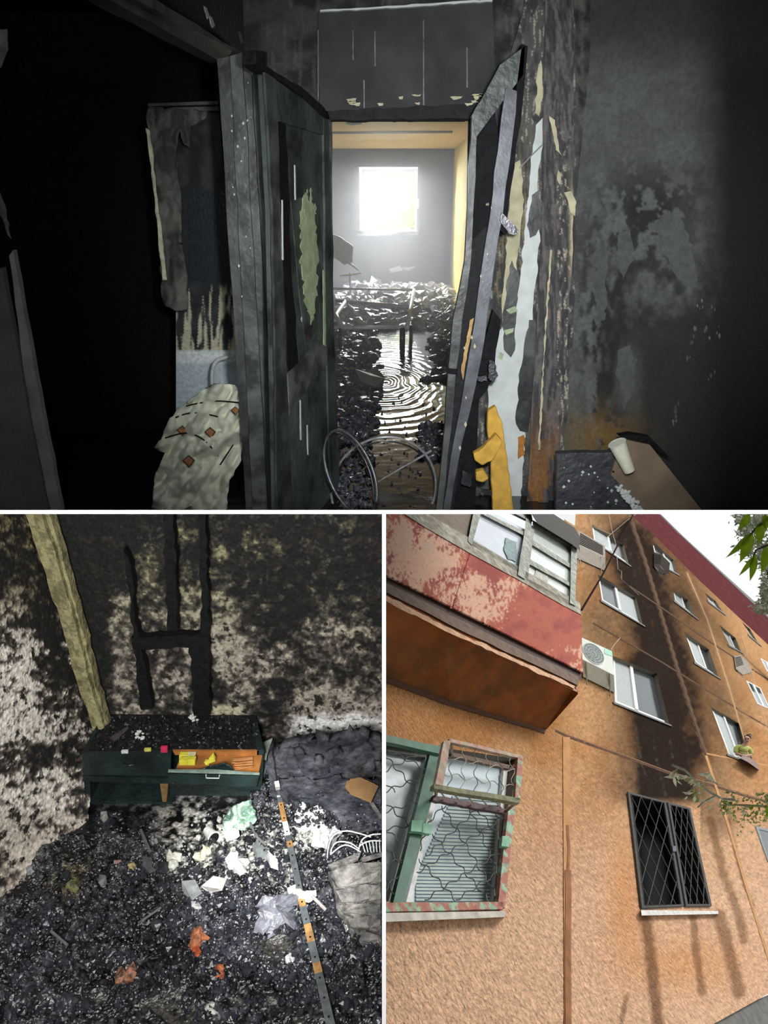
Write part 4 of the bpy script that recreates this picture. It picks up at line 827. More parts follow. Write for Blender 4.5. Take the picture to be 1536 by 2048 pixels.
# wire hoops at the right
HT = thing('wire_basket', 'bent white wire hoops of a burnt basket at the right edge of the room', 'wire basket', hz2(710, 1700))
hpz = PY(f2(710, 1722).y)
arcs = [[(655, 1722), (656, 1700), (666, 1672), (690, 1662), (715, 1666), (742, 1674)], [(660, 1720), (664, 1696), (676, 1684), (700, 1686), (718, 1698)], [(716, 1704), (724, 1680), (742, 1670), (762, 1668)], [(718, 1700), (722, 1690), (740, 1682), (762, 1682)], [(662, 1708), (690, 1690), (722, 1704)]]
for p in arcs:
    mb = MB(); mb.tube(smooth([hpz(a, b, .02) for a, b in p]), .0035, 6); mb.go('wire_hoop', M['white'], HT, True)
for i in range(6):
    x = 724 + i * 7; mb = MB(); mb.tube([hpz(x, 1684 - i, .02), hpz(x + 6 - i, 1704, .04)], .0025, 5); mb.go('wire_rib', M['white'], HT)
# charred ribbed slab (mattress)
ST = thing('charred_mattress', 'grey charred ribbed mattress end at the right edge of the room', 'mattress', hz2(720, 1800))
sgr = mat('ashy_grey', (.20, .185, .17), .7, var=.4, vs=20, bump=.5, bs=40, color2=(.07, .07, .07), c2scale=14)
for i, (q, h) in enumerate((([(655, 1742), (700, 1728), (764, 1722), (764, 1762), (700, 1774), (668, 1776)], .06), ([(668, 1778), (700, 1776), (764, 1764), (764, 1794), (706, 1806), (672, 1806)], .07), ([(672, 1808), (706, 1808), (764, 1797), (764, 1826), (690, 1836)], .06), ([(686, 1838), (764, 1828), (764, 1856), (706, 1862)], .04), ([(700, 1866), (764, 1860), (764, 1884), (722, 1886)], .02))):
    q = rag(q, 10, 2); top = [hz2(min(x, 763), y, h + .015 * math.sin(x * .2)) for x, y in q]; mb = MB(); mb.hexa(top, [p - Vector((0, 0, .05)) for p in top]); mb.go('rib', sgr, ST, bevel=.008)
for q, lab in (([(655, 1730), (700, 1712), (722, 1704), (716, 1718), (664, 1738)], 'grey burnt slat in front of the wire hoops'), ([(722, 1716), (764, 1704), (764, 1710), (724, 1722)], 'short pale slat at the right edge beside the hoops'), ([(738, 1602), (744, 1600), (772 - 9, 1630), (762, 1640)], 'grey slat right of the brown card')):
    top = [hz2(x, y, .10) for x, y in q]; mb = MB(); mb.hexa(top, [p - Vector((0, 0, .012)) for p in top]); setp(mb.go('slat', sgr), lab, 'slat')
br = mat('brown_board', (.30, .17, .075), .6, var=.15, vs=12)
for q, lab, z in (([(706, 1548), (746, 1566), (757, 1572), (742, 1604), (702, 1588), (698, 1562)], 'brown square card on the dark heap at the right', .13), ([(694, 1562), (712, 1558), (724, 1592), (700, 1586), (690, 1574)], 'small brown card half under the square one', .115)):
    top = [hz2(x, y, z) for x, y in q]; mb = MB(); mb.hexa(top, [p - Vector((0, 0, .006)) for p in top]); setp(mb.go('brown_card', br), lab, 'card')
# burnt sofa back along the wall
SF = thing('burnt_sofa', 'burnt-down black sofa with a jagged back against the right part of the back wall', 'sofa', f2(650, 1590))
sm = mat('burnt_upholstery', (.030, .031, .042), .6, var=.6, vs=18, bump=.6, bs=30, color2=(.075, .075, .09), c2scale=8)
edge_top = rag([(536, 1512), (548, 1492), (570, 1478), (600, 1470), (640, 1464), (668, 1466), (700, 1459), (730, 1452), (742, 1460), (764, 1466)], 7, 2.5, False)
spb = PY(3.05)
surface('sofa_back', spb, edge_top + [(764, 1545), (536, 1540)], [], 6, None, sm, None, lambda x, y: .03 + .05 * fbm(x / 20, y / 14, 4, 3)).parent = SF
bpy.data.objects['sofa_back'].location = -wloc(SF)
bpy.data.objects['sofa_back'].modifiers.new('thickness', 'SOLIDIFY').thickness = .05
mb = MB(); mb.tube([PY(2.98)(585, 1533), PY(2.98)(700, 1536)], .008, 6); mb.go('sofa_rail', M['darkmetal'], SF)
top = [hz2(x, y, .09 + random.uniform(-.01, .01)) for x, y in rag([(540, 1545), (764, 1548), (764, 1640), (700, 1650), (640, 1600), (590, 1600), (560, 1580)], 14, 3)]; mb = MB(); mb.hexa(top, [p - Vector((0, 0, .07)) for p in top]); mb.go('seat', sm, SF)
mb = MB(); trace(mb, rag([(536, 1510), (544, 1500), (552, 1560), (562, 1600), (552, 1612), (540, 1590)], 8, 2), PY(2.9), .08); mb.go('arm', sm, SF)
mb = MB()
for i in range(420):
    x = random.uniform(575, 760); y = random.uniform(1555, 1655); mb.rock(hz2(x, y, .08), random.uniform(.004, .014))
setp(mb.go('sofa_crumbs', wr), 'black crumbs heaped on the burnt sofa seat', 'debris', kind='stuff')
mb = MB(); trace(mb, rag([(520, 1490), (545, 1478), (534, 1512), (528, 1560), (520, 1548), (522, 1520)], 10, 1.5), PY(3.12), .01); setp(mb.go('pale_panel_strip', mat('pale_green_strip', (.34, .42, .36), .6)), 'pale green strip of wall panel between chest and sofa', 'panel')
for p, r, lab in (([(282, 1660), (300, 1702)], .008, 'grey stick left of the lit patch'), ([(322, 1815), (283, 1842)], .005, 'thin pale stick left of the orange lump'), ([(102, 1862), (135, 1890)], .006, 'dark grey stick in the left rubble'), ([(500, 1645), (512, 1672), (532, 1690)], .006, 'bent dark rod beside the film')):
    mb = MB(); mb.tube([hz2(a, b, .05) for a, b in p], r, 6); setp(mb.go('stick', mat('stick_%d' % p[0][0], (.14, .14, .14), .6)), lab, 'stick')

# =================================================================== PLACE 3: apartment facade seen from below
def camv(x, y, z): return cR * x + cU * y + cF * z
NF = camv(.678, .652, -.341).normalized(); DF = 3.0
FA = Plane(CAM - NF * DF, NF)
upF = camv(354, 364, 1400).normalized(); rtF = camv(1426, -751, 1400).normalized()
# stucco
m = mat('stucco', usecol=True, rough=.92, var=.18, vs=26, bump=0, spec=.2); t = m.node_tree; L = t.links.new; bs_ = t.nodes['Principled BSDF']
g = t.nodes.new('ShaderNodeNewGeometry'); na = t.nodes.new('ShaderNodeTexNoise'); na.inputs['Scale'].default_value = 34; na.inputs['Detail'].default_value = 4; na.inputs['Roughness'].default_value = .55; L(g.outputs['Position'], na.inputs['Vector'])
bp = t.nodes.new('ShaderNodeBump'); bp.inputs['Strength'].default_value = 1.0; bp.inputs['Distance'].default_value = .034; L(na.outputs['Fac'], bp.inputs['Height']); L(bp.outputs[0], bs_.inputs['Normal'])
M['stucco'] = m; bs_.inputs['Specular IOR Level'].default_value = 0.0
V1 = [(1133, 1474), (1134, 1700), (1136, 2060)]
V2 = [(1260, 1034), (1291, 1124), (1315, 1204), (1357, 1344), (1394, 1457), (1412, 1511), (1456, 1648), (1495, 1781), (1540, 1925)]
V3 = [(1374, 1146), (1415, 1241), (1460, 1381), (1500, 1520)]
H1 = [(1187, 1246), (1325, 1325), (1389, 1365), (1510, 1439), (1540, 1456)]
H2 = [(1259, 1172), (1333, 1222), (1415, 1280), (1540, 1362)]
H3 = [(1110, 1462), (1136, 1474), (1290, 1529), (1338, 1547), (1427, 1572), (1486, 1591), (1540, 1606)]
H4 = [(1412, 1507), (1480, 1520), (1540, 1532)]
V4 = [(1483, 1270), (1500, 1330), (1540, 1480)]
def c_fac(x, y):
    n1 = fbm(x / 60, y / 60, 4, 1); n2 = fbm(x / 9, y / 9, 4, 3)
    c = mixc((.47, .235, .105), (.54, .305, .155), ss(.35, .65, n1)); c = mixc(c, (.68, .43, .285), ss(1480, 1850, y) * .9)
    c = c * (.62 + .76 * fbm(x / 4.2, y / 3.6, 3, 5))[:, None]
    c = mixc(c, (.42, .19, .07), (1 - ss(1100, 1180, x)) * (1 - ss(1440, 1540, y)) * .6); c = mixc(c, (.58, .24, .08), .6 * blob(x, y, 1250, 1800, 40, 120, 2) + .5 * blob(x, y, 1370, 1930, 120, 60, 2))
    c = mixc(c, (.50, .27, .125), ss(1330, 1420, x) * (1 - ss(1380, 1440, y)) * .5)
    so = np.zeros_like(x); k = lambda cx, cy, rx, ry, a, p=2.4: a * blob(x, y, cx, cy, rx, ry, p)
    d2 = segd(x, y, [(1335, 1590), (1330, 1520), (1320, 1440), (1300, 1350)]); so = np.maximum(so, 1.3 * (1 - ss(14, 118, d2)))
    d3 = segd(x, y, [(1365, 1500), (1352, 1380), (1318, 1280), (1290, 1180), (1262, 1090)]); so = np.maximum(so, 1.0 * (1 - ss(24, 108, d3)))
    so = np.maximum(so, .62 * (1 - ss(20, 125, segd(x, y, [(1420, 1440), (1360, 1280), (1290, 1100), (1250, 1030)]))))
    so = np.maximum(so, .5 * (1 - ss(5, 60, segd(x, y, [(1405, 1600), (1440, 1640)]))))
    so = np.maximum(so, .6 * k(1215, 1250, 65, 80, 1)); so = np.maximum(so, .72 * (1 - ss(50, 180, segd(x, y, [(1335, 1560), (1345, 1400), (1320, 1250), (1290, 1100)])))); so = so * (.84 + .32 * n2) * (.85 + .3 * n1)
    so = np.clip(so, 0, .985) * (1 - ss(1590, 1625, y) * (x < 1400))
    so = np.clip(so + .0, 0, .97)
    c = mixc(c, (.018, .014, .014), np.clip(so, 0, 1))
    st = np.zeros_like(x)
    for pl_, w_, a_ in (([(1290, 1832), (1298, 1880), (1306, 1960), (1318, 2060)], 12, .75), ([(1386, 1834), (1392, 1900), (1404, 1985)], 8, .6), ([(1438, 1832), (1455, 1890), (1478, 1985)], 13, .65), ([(1420, 1640), (1448, 1750), (1478, 1830), (1488, 1880)], 9, .6), ([(1455, 1640), (1488, 1770), (1506, 1810)], 4, .6), ([(1252, 1995), (1242, 2050)], 5, .6)):
        d = segd(x, y, pl_); st = np.maximum(st, a_ * (1 - ss(w_ * .4, w_ * 1.5, d + 8 * (n2 - .5))))
    c = mixc(c, (.13, .055, .025), st)
    d = segd(x, y, V1); c = mixc(c, (.50, .27, .12), (1 - ss(6, 9, d)) * .8)
    for (ln_, a_) in ((V2, .55), (V3, .5), (V4, .35)): c = mixc(c, c * .5 + np.array((.62, .40, .25)) * .5, (1 - ss(2, 4, segd(x, y, ln_))) * a_)
    d = segd(x, y, [(1256, 1420), (1290, 1540)]); 
    for pl_ in ([(1272, 1455), (1283, 1525), (1297, 1570)], [(1306, 1482), (1318, 1540), (1332, 1590)], [(1340, 1480), (1346, 1515)]): c = mixc(c, (.13, .11, .11), .45 * (1 - ss(.5, 3.5, segd(x + 5 * (n2 - .5), y, pl_))) * ss(.35, .6, n2))
    return c
def ylow(x): return 2060 if x < 1400 else 2048 - (x - 1400) * .43
EV = [(1240, 1018), (1262, 1040), (1360, 1130), (1474, 1243), (1560, 1325)]
Wq = {
 'b': [(1226, 1312), (1314, 1347), (1339, 1449), (1230, 1404)], 'c': [(1196, 1149), (1272, 1194), (1286, 1250), (1204, 1200)], 'd': [(1184, 1049), (1247, 1088), (1258, 1130), (1188, 1080)],
 'e': [(1304, 1082), (1347, 1120), (1355, 1148), (1313, 1122)], 'f': [(1346, 1178), (1376, 1199), (1392, 1236), (1350, 1200)], 'g': [(1369, 1264), (1418, 1299), (1437, 1355), (1391, 1324)],
 'h': [(1422, 1414), (1480, 1448), (1508, 1528), (1457, 1508)], 'i': [(1409, 1185), (1431, 1202), (1447, 1227), (1418, 1201)], 'j': [(1439, 1250), (1471, 1276), (1482, 1304), (1459, 1289)],
 'k': [(1493, 1361), (1521, 1376), (1540, 1418), (1516, 1408)], 'l': [(1484, 1244), (1500, 1258), (1518, 1289), (1499, 1268)], 'm': [(1521, 1316), (1545, 1330), (1550, 1352), (1534, 1342)],
 'burnt': [(1258, 1586), (1380, 1617), (1424, 1812), (1284, 1816)], 'left': [(766, 1478), (1032, 1517), (1003, 1808), (766, 1803)], 'low': [(1511, 1652), (1545, 1660), (1560, 1740), (1536, 1722)]}
# facade face with real openings
outer = [(764, 1300), (764, 2062), (1402, 2062)] + [(1550, 1978), (1550, 1330)] + EV[::-1][1:] + [(1140, 1010), (1120, 1200)]
outer = [(764, 1300), (764, 2062), (1402, 2062), (1550, 1980), (1550, 1298), (1474, 1226), (1400, 1152), (1318, 1072), (1250, 1010), (1130, 1010), (1110, 1300)]
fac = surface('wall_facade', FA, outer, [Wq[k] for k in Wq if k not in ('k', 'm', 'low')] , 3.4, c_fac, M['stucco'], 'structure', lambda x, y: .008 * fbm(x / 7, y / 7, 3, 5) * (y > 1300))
# dark rooms behind the openings: a closed box each
def back_room(q, depth, m):
    a = [FA(x, y, -.001) for x, y in q]; b = [p - NF * depth for p in a]
    mb = MB().add(a + b, [(i, (i + 1) % 4, 4 + (i + 1) % 4, 4 + i) for i in range(4)] + [(4, 5, 6, 7)]); return mb
glassd = mat('dark_glass', (.045, .05, .055), .15, var=.3, vs=6, bump=0, spec=.4)
glassl = mat('pale_glass', (.10, .125, .13), .05, var=.1, bump=0, spec=1.6)
curtain = mat('pale_curtain', (.40, .43, .43), .8, var=.1, vs=20)  # flat pale colour of the lighter panes
wf = mat('white_window_frame', (.72, .73, .71), .5, var=.12); revl = mat('painted_reveal', (.17, .15, .12), .8, spec=.1)
wn = [2]
def fac_window(q, split=(.5,), panes=('d', 'l'), fw_=3.5, rec=.10, sill=True, frame=wf, label=None):
    wn[0] += 1; c = FA(sum(p[0] for p in q) / 4, sum(p[1] for p in q) / 4); wt = thing('window_%d' % wn[0], None, None, c, kind='structure')
    back_room(q, rec + .02, revl).go('reveal', revl, wt)
    g2 = [(x, y) for x, y in q]
    _, inn = bars('window_frame', g2, fw_, FA, .04, frame, wt, -rec + .03)
    us = [0] + list(split) + [1]
    for i, pn in enumerate(panes):
        pq = [inq(inn, us[i], 0), inq(inn, us[i + 1], 0), inq(inn, us[i + 1], 1), inq(inn, us[i], 1)]
        mb = MB(); trace(mb, pq, FA, .006, -rec + .012); mb.go('pane', {'d': glassd, 'l': glassl, 'c': curtain, 'k': glassl}[pn], wt)
        if i:
            mb = MB(); trace(mb, [inq(inn, us[i] - .035, 0), inq(inn, us[i] + .035, 0), inq(inn, us[i] + .035, 1), inq(inn, us[i] - .035, 1)], FA, .05, -rec + .045); mb.go('mullion', frame, wt)
    if sill:
        a, b = q[3], q[2]; mb = MB(); s_ = [(a[0] - 3, a[1] - 1), (b[0] + 4, b[1] + 1), (b[0] + 5, b[1] + 4), (a[0] - 2, a[1] + 3)]
        mb.hexa([FA(x, y, .03) for x, y in s_], [FA(x, y, -.0) for x, y in s_]); mb.go('sill', mat('dark_sill', (.10, .09, .09), .5) if 'dark_sill' not in bpy.data.materials else bpy.data.materials['dark_sill'], wt)
    return wt, inn
fac_window(Wq['b'], (.40,), 'cd', 3.5, .10)
fac_window(Wq['c'], (.45,), 'dc', 2.6, .10); fac_window(Wq['d'], (.5,), 'cd', 2.6, .10)
fac_window(Wq['e'], (.5,), 'dc', 2, .12); fac_window(Wq['f'], (.5,), 'cd', 2, .12); fac_window(Wq['g'], (.5,), 'cd', 2.6, .12)
hw, hin = fac_window(Wq['h'], (.42,), 'cd', 3.2, .08); fac_window(Wq['i'], (.5,), 'cd', 1.6, .12); fac_window(Wq['j'], (.5,), 'cd', 1.8, .12)
fac_window(Wq['l'], (.5,), 'dc', 1.6, .12)
for q in ('k', 'm'):
    wn[0] += 1; wt = thing('window_%d' % wn[0], None, None, FA(*Wq[q][0]), kind='structure')
    bars('window_frame', Wq[q], 2, FA, .03, wf, wt, .02); mb = MB(); trace(mb, Wq[q], FA, .005, .012); mb.go('pane', glassl, wt)
    mb = MB(); a, b = inq(Wq[q], .5, 0), inq(Wq[q], .5, 1); trace(mb, [(a[0] - 1.5, a[1]), (a[0] + 1.5, a[1]), (b[0] + 1.5, b[1]), (b[0] - 1.5, b[1])], FA, .02, .025); mb.go('mullion', wf, wt)
wn[0] += 1; wt = thing('window_%d' % wn[0], None, None, FA(*Wq['low'][0]), kind='structure')
bars('window_frame', Wq['low'], 5, FA, .03, mat('grey_lead_frame', (.20, .22, .22), .6), wt, .02, sides='TBL'); mb = MB(); trace(mb, Wq['low'], FA, .005, .012); mb.go('pane', glassd, wt)
# the yard below and behind the viewer
def gpt(s_, t_): return CAM - upF * 2.6 + gA * s_ + gB * t_
gA = (cR - upF * cR.dot(upF)).normalized(); gB = upF.cross(gA).normalized()
gB = -gB if gB.dot(cU) < 0 else gB
mb = MB(); mb.prism([gpt(2.95, -30), gpt(40, -30), gpt(40, 12), gpt(2.95, 12)], upF * -.2); struct('ground_yard', mb, mat('dry_yard', (.16, .15, .10), .95, var=.4, vs=2, bump=.2, bs=10))
# panel seams
def seam(pts, w_, h, m, name='trim_seam'):
    L_ = [(x - w_, y) for x, y in pts] if abs(pts[-1][0] - pts[0][0]) < abs(pts[-1][1] - pts[0][1]) else [(x, y - w_) for x, y in pts]
    R_ = [(x + w_, y) for x, y in pts] if abs(pts[-1][0] - pts[0][0]) < abs(pts[-1][1] - pts[0][1]) else [(x, y + w_) for x, y in pts]
    mb = MB(); n = len(pts); f = []
    v = [FA(*p, h) for p in L_] + [FA(*p, h) for p in R_] + [FA(*p, 0) for p in L_] + [FA(*p, 0) for p in R_]
    for i in range(n - 1): f += [(i, i + 1, n + i + 1, n + i), (2 * n + i, 2 * n + i + 1, i + 1, i), (n + i, n + i + 1, 3 * n + i + 1, 3 * n + i)]
    mb.add(v, f); return struct(name, mb, m)
sm1 = mat('seam_plaster', (.50, .27, .13), .95, spec=0., var=.15, vs=10); smv = mat('light_seam', (.46, .27, .15), .95, spec=0.); sm2 = mat('smoked_seam', (.12, .075, .055), .95, spec=0., var=.25, vs=14); smd = mat('wet_rust_streak', (.27, .11, .045), .9, var=.3, vs=8); smk = mat('seam_crack', (.22, .10, .05), .9)
seam(V1, 7, .012, sm1); seam([(1135, 1650), (1138, 1700), (1136, 1740)], 2.5, .016, smd); seam([(1136, 1740), (1137, 1790), (1136, 1900), (1137, 2060)], 6, .017, smd)
seam(V2[:5], 2.0, .01, sm2); seam(V2[4:6], 2.2, .01, sm2); seam(V2[5:], 2.6, .01, sm1); seam(V3, 1.3, .008, smv); seam(V4, 1.2, .008, smv)
for p in (H1, H2, H3, H4): seam(p, 1.6, .006, sm2 if p is not H4 else sm1)
seam([(x, y - 3.5) for x, y in H3], 1.0, .008, smk); seam([(1520, 1444), (1545, 1458)], 1.2, .01, smk); seam([(1476, 1418), (1500, 1432)], 1., .01, smk)
# plinth
mb = MB(); trace(mb, [(1390, 2060), (1396, 2050), (1550, 1984), (1560, 2070), (1390, 2080)], FA, .05, -.03); struct('wall_plinth', mb, mat('grey_plinth', (.13, .125, .12), .85, var=.3, vs=12, bump=.2, bs=20))
# roof eave: soffit from the wall head out to the gutter
mr_ = mat('maroon_paint', (.115, .035, .038), .9, var=.2, vs=3, bump=.05, spec=0.)
lo = [(1252, 1030), (1360, 1124), (1474, 1236), (1560, 1312)]; hi_ = [(1300, 1018), (1330, 1044), (1445, 1152), (1545, 1246)]
hi_ = [(1298, 1010), (1362, 1074), (1446, 1153), (1550, 1252)]; lo = [(1236, 1014), (1300, 1064), (1372, 1134), (1474, 1237), (1560, 1314)]; lo = [(1240, 1010), (1318, 1080), (1400, 1162), (1556, 1308)]
mb = MB(); a = [FA(x, y, .0) for x, y in lo]; b = [FA(x, y, .12) for x, y in hi_]
mb.add(a + b + [p + upF * .5 for p in b] + [p + upF * .5 for p in a], [(i, i + 1, 5 + i, 4 + i) for i in range(3)] + [(4 + i, 5 + i, 9 + i, 8 + i) for i in range(3)] + [(8 + i, 9 + i, 13 + i, 12 + i) for i in range(3)]); o = struct('roof_eave', mb, mr_)
mb = MB(); mb.tube([FA(x + 1, y - 2, .13) for x, y in hi_], [.045, .06, .10, .22], 6); struct('trim_gutter', mb, mat('grey_gutter', (.30, .29, .28), .5))
# ---- balcony
bm = mat('peeling_red_paint', (.36, .075, .045), .6, var=.25, vs=10, bump=.2, bs=40, color2=(.62, .33, .22), c2scale=7, c2at=(.44, .60))
HB = .62
BT = thing('balcony', 'glazed balcony with peeling red panels above the barred window', 'balcony', FA(960, 1400))
bf = lambda x, y, h=0: FA(x, y, HB + h)
def bp3(mbx, poly, h, th): return mbx.hexa([bf(x, y, h) for x, y in poly], [bf(x, y, h - th) for x, y in poly])
def colred(x, y):
    n = fbm(x / 26, y / 22, 5, 2); n2_ = fbm(x / 3.2, y / 7, 4, 4)
    k = .36 + .5 * blob(x, y, 850, 1110, 90, 70, 3) + .36 * blob(x, y, 960, 1200, 70, 50, 3) - .45 * blob(x, y, 1090, 1250, 90, 60, 3) - .3 * blob(x, y, 960, 1120, 60, 22, 3) + .12 * blob(x, y, 1120, 1300, 60, 40)
    m_ = k + (n - .5) * .9 + (n2_ - .5) * .9
    c = mixc((.29, .05, .04), (.40, .09, .05), ss(.3, .6, n)); c = mixc(c, (.62, .36, .25), ss(.50, .66, m_)); c = mixc(c, (.42, .36, .30), .8 * blob(x, y, 870, 1075, 60, 30, 3) * ss(.45, .6, n)); return c
red = mat('parapet_paint', usecol=True, rough=.7, spec=.2, var=.12, vs=30, bump=.2, bs=50)
class BPl:
    pass
bpl = Plane(FA.p0 + FA.n * HB, FA.n)
for i, q in enumerate(([(764, 1030), (812, 1030), (937, 1106), (901, 1216), (764, 1150)], [(938, 1106), (1160, 1229), (1163, 1346), (902, 1217)])):
    o = surface('parapet_panel', bpl, q, [], 2.2, colred, red, None); so = o.modifiers.new('t', 'SOLIDIFY'); so.thickness = .02; o.parent = BT; o.location = -wloc(BT)
mb = MB(); q = [(1160, 1229), (1166, 1236), (1168, 1340), (1163, 1346)]; mb.hexa([bf(1160, 1229), bf(1163, 1346), FA(1136, 1392, .0), FA(1128, 1262, .0)], [p - rtF * .02 for p in (bf(1160, 1229), bf(1163, 1346), FA(1136, 1392, .0), FA(1128, 1262, .0))]); mb.go('parapet_side', bm, BT)
mb = MB(); bp3(mb, [(936, 1104), (940, 1106), (904, 1218), (900, 1216)], .012, .01); mb.go('panel_joint', mat('rust_joint', (.30, .07, .04), .7), BT)
wood = mat('grey_old_wood', (.27, .24, .18), .75, var=.35, vs=14, bump=.3, bs=40, color2=(.42, .40, .34), c2scale=6); woodd = mat('brown_old_wood', (.16, .10, .07), .8, var=.3, vs=14, bump=.3)
wg = mat('greygreen_frame', (.24, .26, .22), .7, var=.3, vs=12, bump=.2, color2=(.40, .40, .35), c2scale=9)
for nm, q, h, mm in (('top_rail', [(798, 1012), (830, 1012), (940, 1076), (1160, 1205), (1162, 1229), (936, 1104), (812, 1030)], .03, wood), ('lower_rail', [(764, 1140), (902, 1208), (1163, 1337), (1163, 1362), (900, 1240), (764, 1170)], -.025, mat('dark_gap', (.06, .035, .03), .8)),
                     ('ledge_strip', [(764, 1161), (900, 1230), (1158, 1354), (1156, 1371), (900, 1250), (764, 1180)], .03, woodd), ('ledge_strip', [(764, 1178), (900, 1246), (1156, 1366), (1154, 1384), (890, 1262), (764, 1196)], .0, mat('pink_wood', (.50, .26, .17), .8, var=.3, vs=16))):
    mb = MB(); bp3(mb, rag(q, 40, 1.2), h, .08); mb.go(nm, mm, BT)
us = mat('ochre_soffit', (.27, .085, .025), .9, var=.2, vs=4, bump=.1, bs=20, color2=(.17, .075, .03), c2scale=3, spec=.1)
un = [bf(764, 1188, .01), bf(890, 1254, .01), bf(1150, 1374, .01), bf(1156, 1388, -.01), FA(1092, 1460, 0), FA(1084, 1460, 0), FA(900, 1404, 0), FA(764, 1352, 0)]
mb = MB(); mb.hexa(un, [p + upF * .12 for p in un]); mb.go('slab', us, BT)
mb = MB(); e_ = rag([(764, 1186), (890, 1252), (1020, 1312), (1150, 1372), (1148, 1378), (1020, 1320), (890, 1262), (764, 1198)], 12, 2); mb.hexa([bf(x, y, .025) for x, y in e_], [bf(x, y, -.01) for x, y in e_]); mb.go('crumbling_edge', mat('peach_edge', (.62, .36, .22), .8, var=.3, vs=18, bump=.4), BT)
mb = MB(); v = [(764, 1350), (900, 1402), (1084, 1458), (1092, 1458), (1090, 1466), (900, 1411), (764, 1361)]; mb.hexa([FA(x, y, .02) for x, y in v], [FA(x, y, 0) for x, y in v]); mb.go('wall_joint', mat('dark_joint', (.10, .045, .025), .9), BT)
# balcony glazing
bgl = mat('balcony_glass', (.62, .66, .74), .12, var=.08, vs=3, bump=0, spec=1.); bgw = mat('bright_pane', (.74, .78, .76), .15, var=.1, vs=8, bump=0, spec=1.)
for nm, q, h, mm in (('board_panel', [(835, 1012), (960, 1012), (938, 1082), (888, 1052)], .0, mat('brown_board_panel', (.17, .12, .08), .7, var=.2, vs=8)), ('pane', [(962, 1012), (1056, 1062), (1036, 1140), (946, 1088)], -.01, bgl),
                     ('pane', [(1068, 1046), (1146, 1094), (1142, 1208), (1052, 1160)], -.01, bgw), ('pane', [(990, 1012), (1056, 1012), (1058, 1046), (1000, 1018)], -.012, bgl)):
    mb = MB(); bp3(mb, q, h, .01); mb.go(nm, mm, BT)
for q, h in (([(950, 1012), (966, 1012), (944, 1090), (936, 1082)], .04), ([(1052, 1036), (1064, 1040), (1050, 1158), (1036, 1150)], .05), ([(1060, 1050), (1070, 1052), (1056, 1158), (1048, 1154)], .03), ([(1143, 1090), (1154, 1096), (1151, 1212), (1140, 1206)], .05),
             ([(944, 1082), (1038, 1136), (1036, 1144), (942, 1090)], .03), ([(966, 1022), (1056, 1068), (1055, 1075), (964, 1028)], .03), ([(1066, 1040), (1146, 1090), (1145, 1098), (1065, 1050)], .04), ([(1066, 1080), (1141, 1128), (1141, 1136), (1065, 1090)], .03),
             ([(1060, 1118), (1142, 1166), (1142, 1174), (1059, 1128)], .03), ([(1052, 1156), (1142, 1203), (1142, 1212), (1050, 1166)], .03), ([(1000, 1012), (1060, 1012), (1066, 1044), (1054, 1040)], .035)):
    mb = MB(); bp3(mb, rag(q, 30, .8), h, .05); mb.go('glazing_bar', wg, BT)
mb = MB(); bp3(mb, rag([(1012, 1075), (1034, 1084), (1032, 1124), (1016, 1118), (1008, 1100)], 6, 1.5), .002, .006); mb.go('broken_pane_patch', mat('teal_film', (.16, .25, .25), .4, var=.5, vs=25), BT)
mb = MB(); bp3(mb, rag([(1072, 1138), (1095, 1150), (1098, 1180), (1062, 1162)], 6, 2.), .002, .006); mb.go('torn_film', mat('dirty_film', (.42, .42, .36), .6, var=.4, vs=25), BT)
mb = MB(); q = [(1052, 1010), (1080, 1010), (1150, 1056), (1160, 1074), (1158, 1100), (1146, 1090), (1074, 1046)]; bp3(mb, q, .14, .2); mb.go('upper_slab_edge', mat('dark_slab_edge', (.04, .035, .032), .8), BT)
mb = MB(); bp3(mb, [(1084, 1010), (1152, 1010), (1150, 1052)], .12, .1); mb.go('upper_panel', mat('pale_upper_panel', (.55, .55, .57), .6), BT)
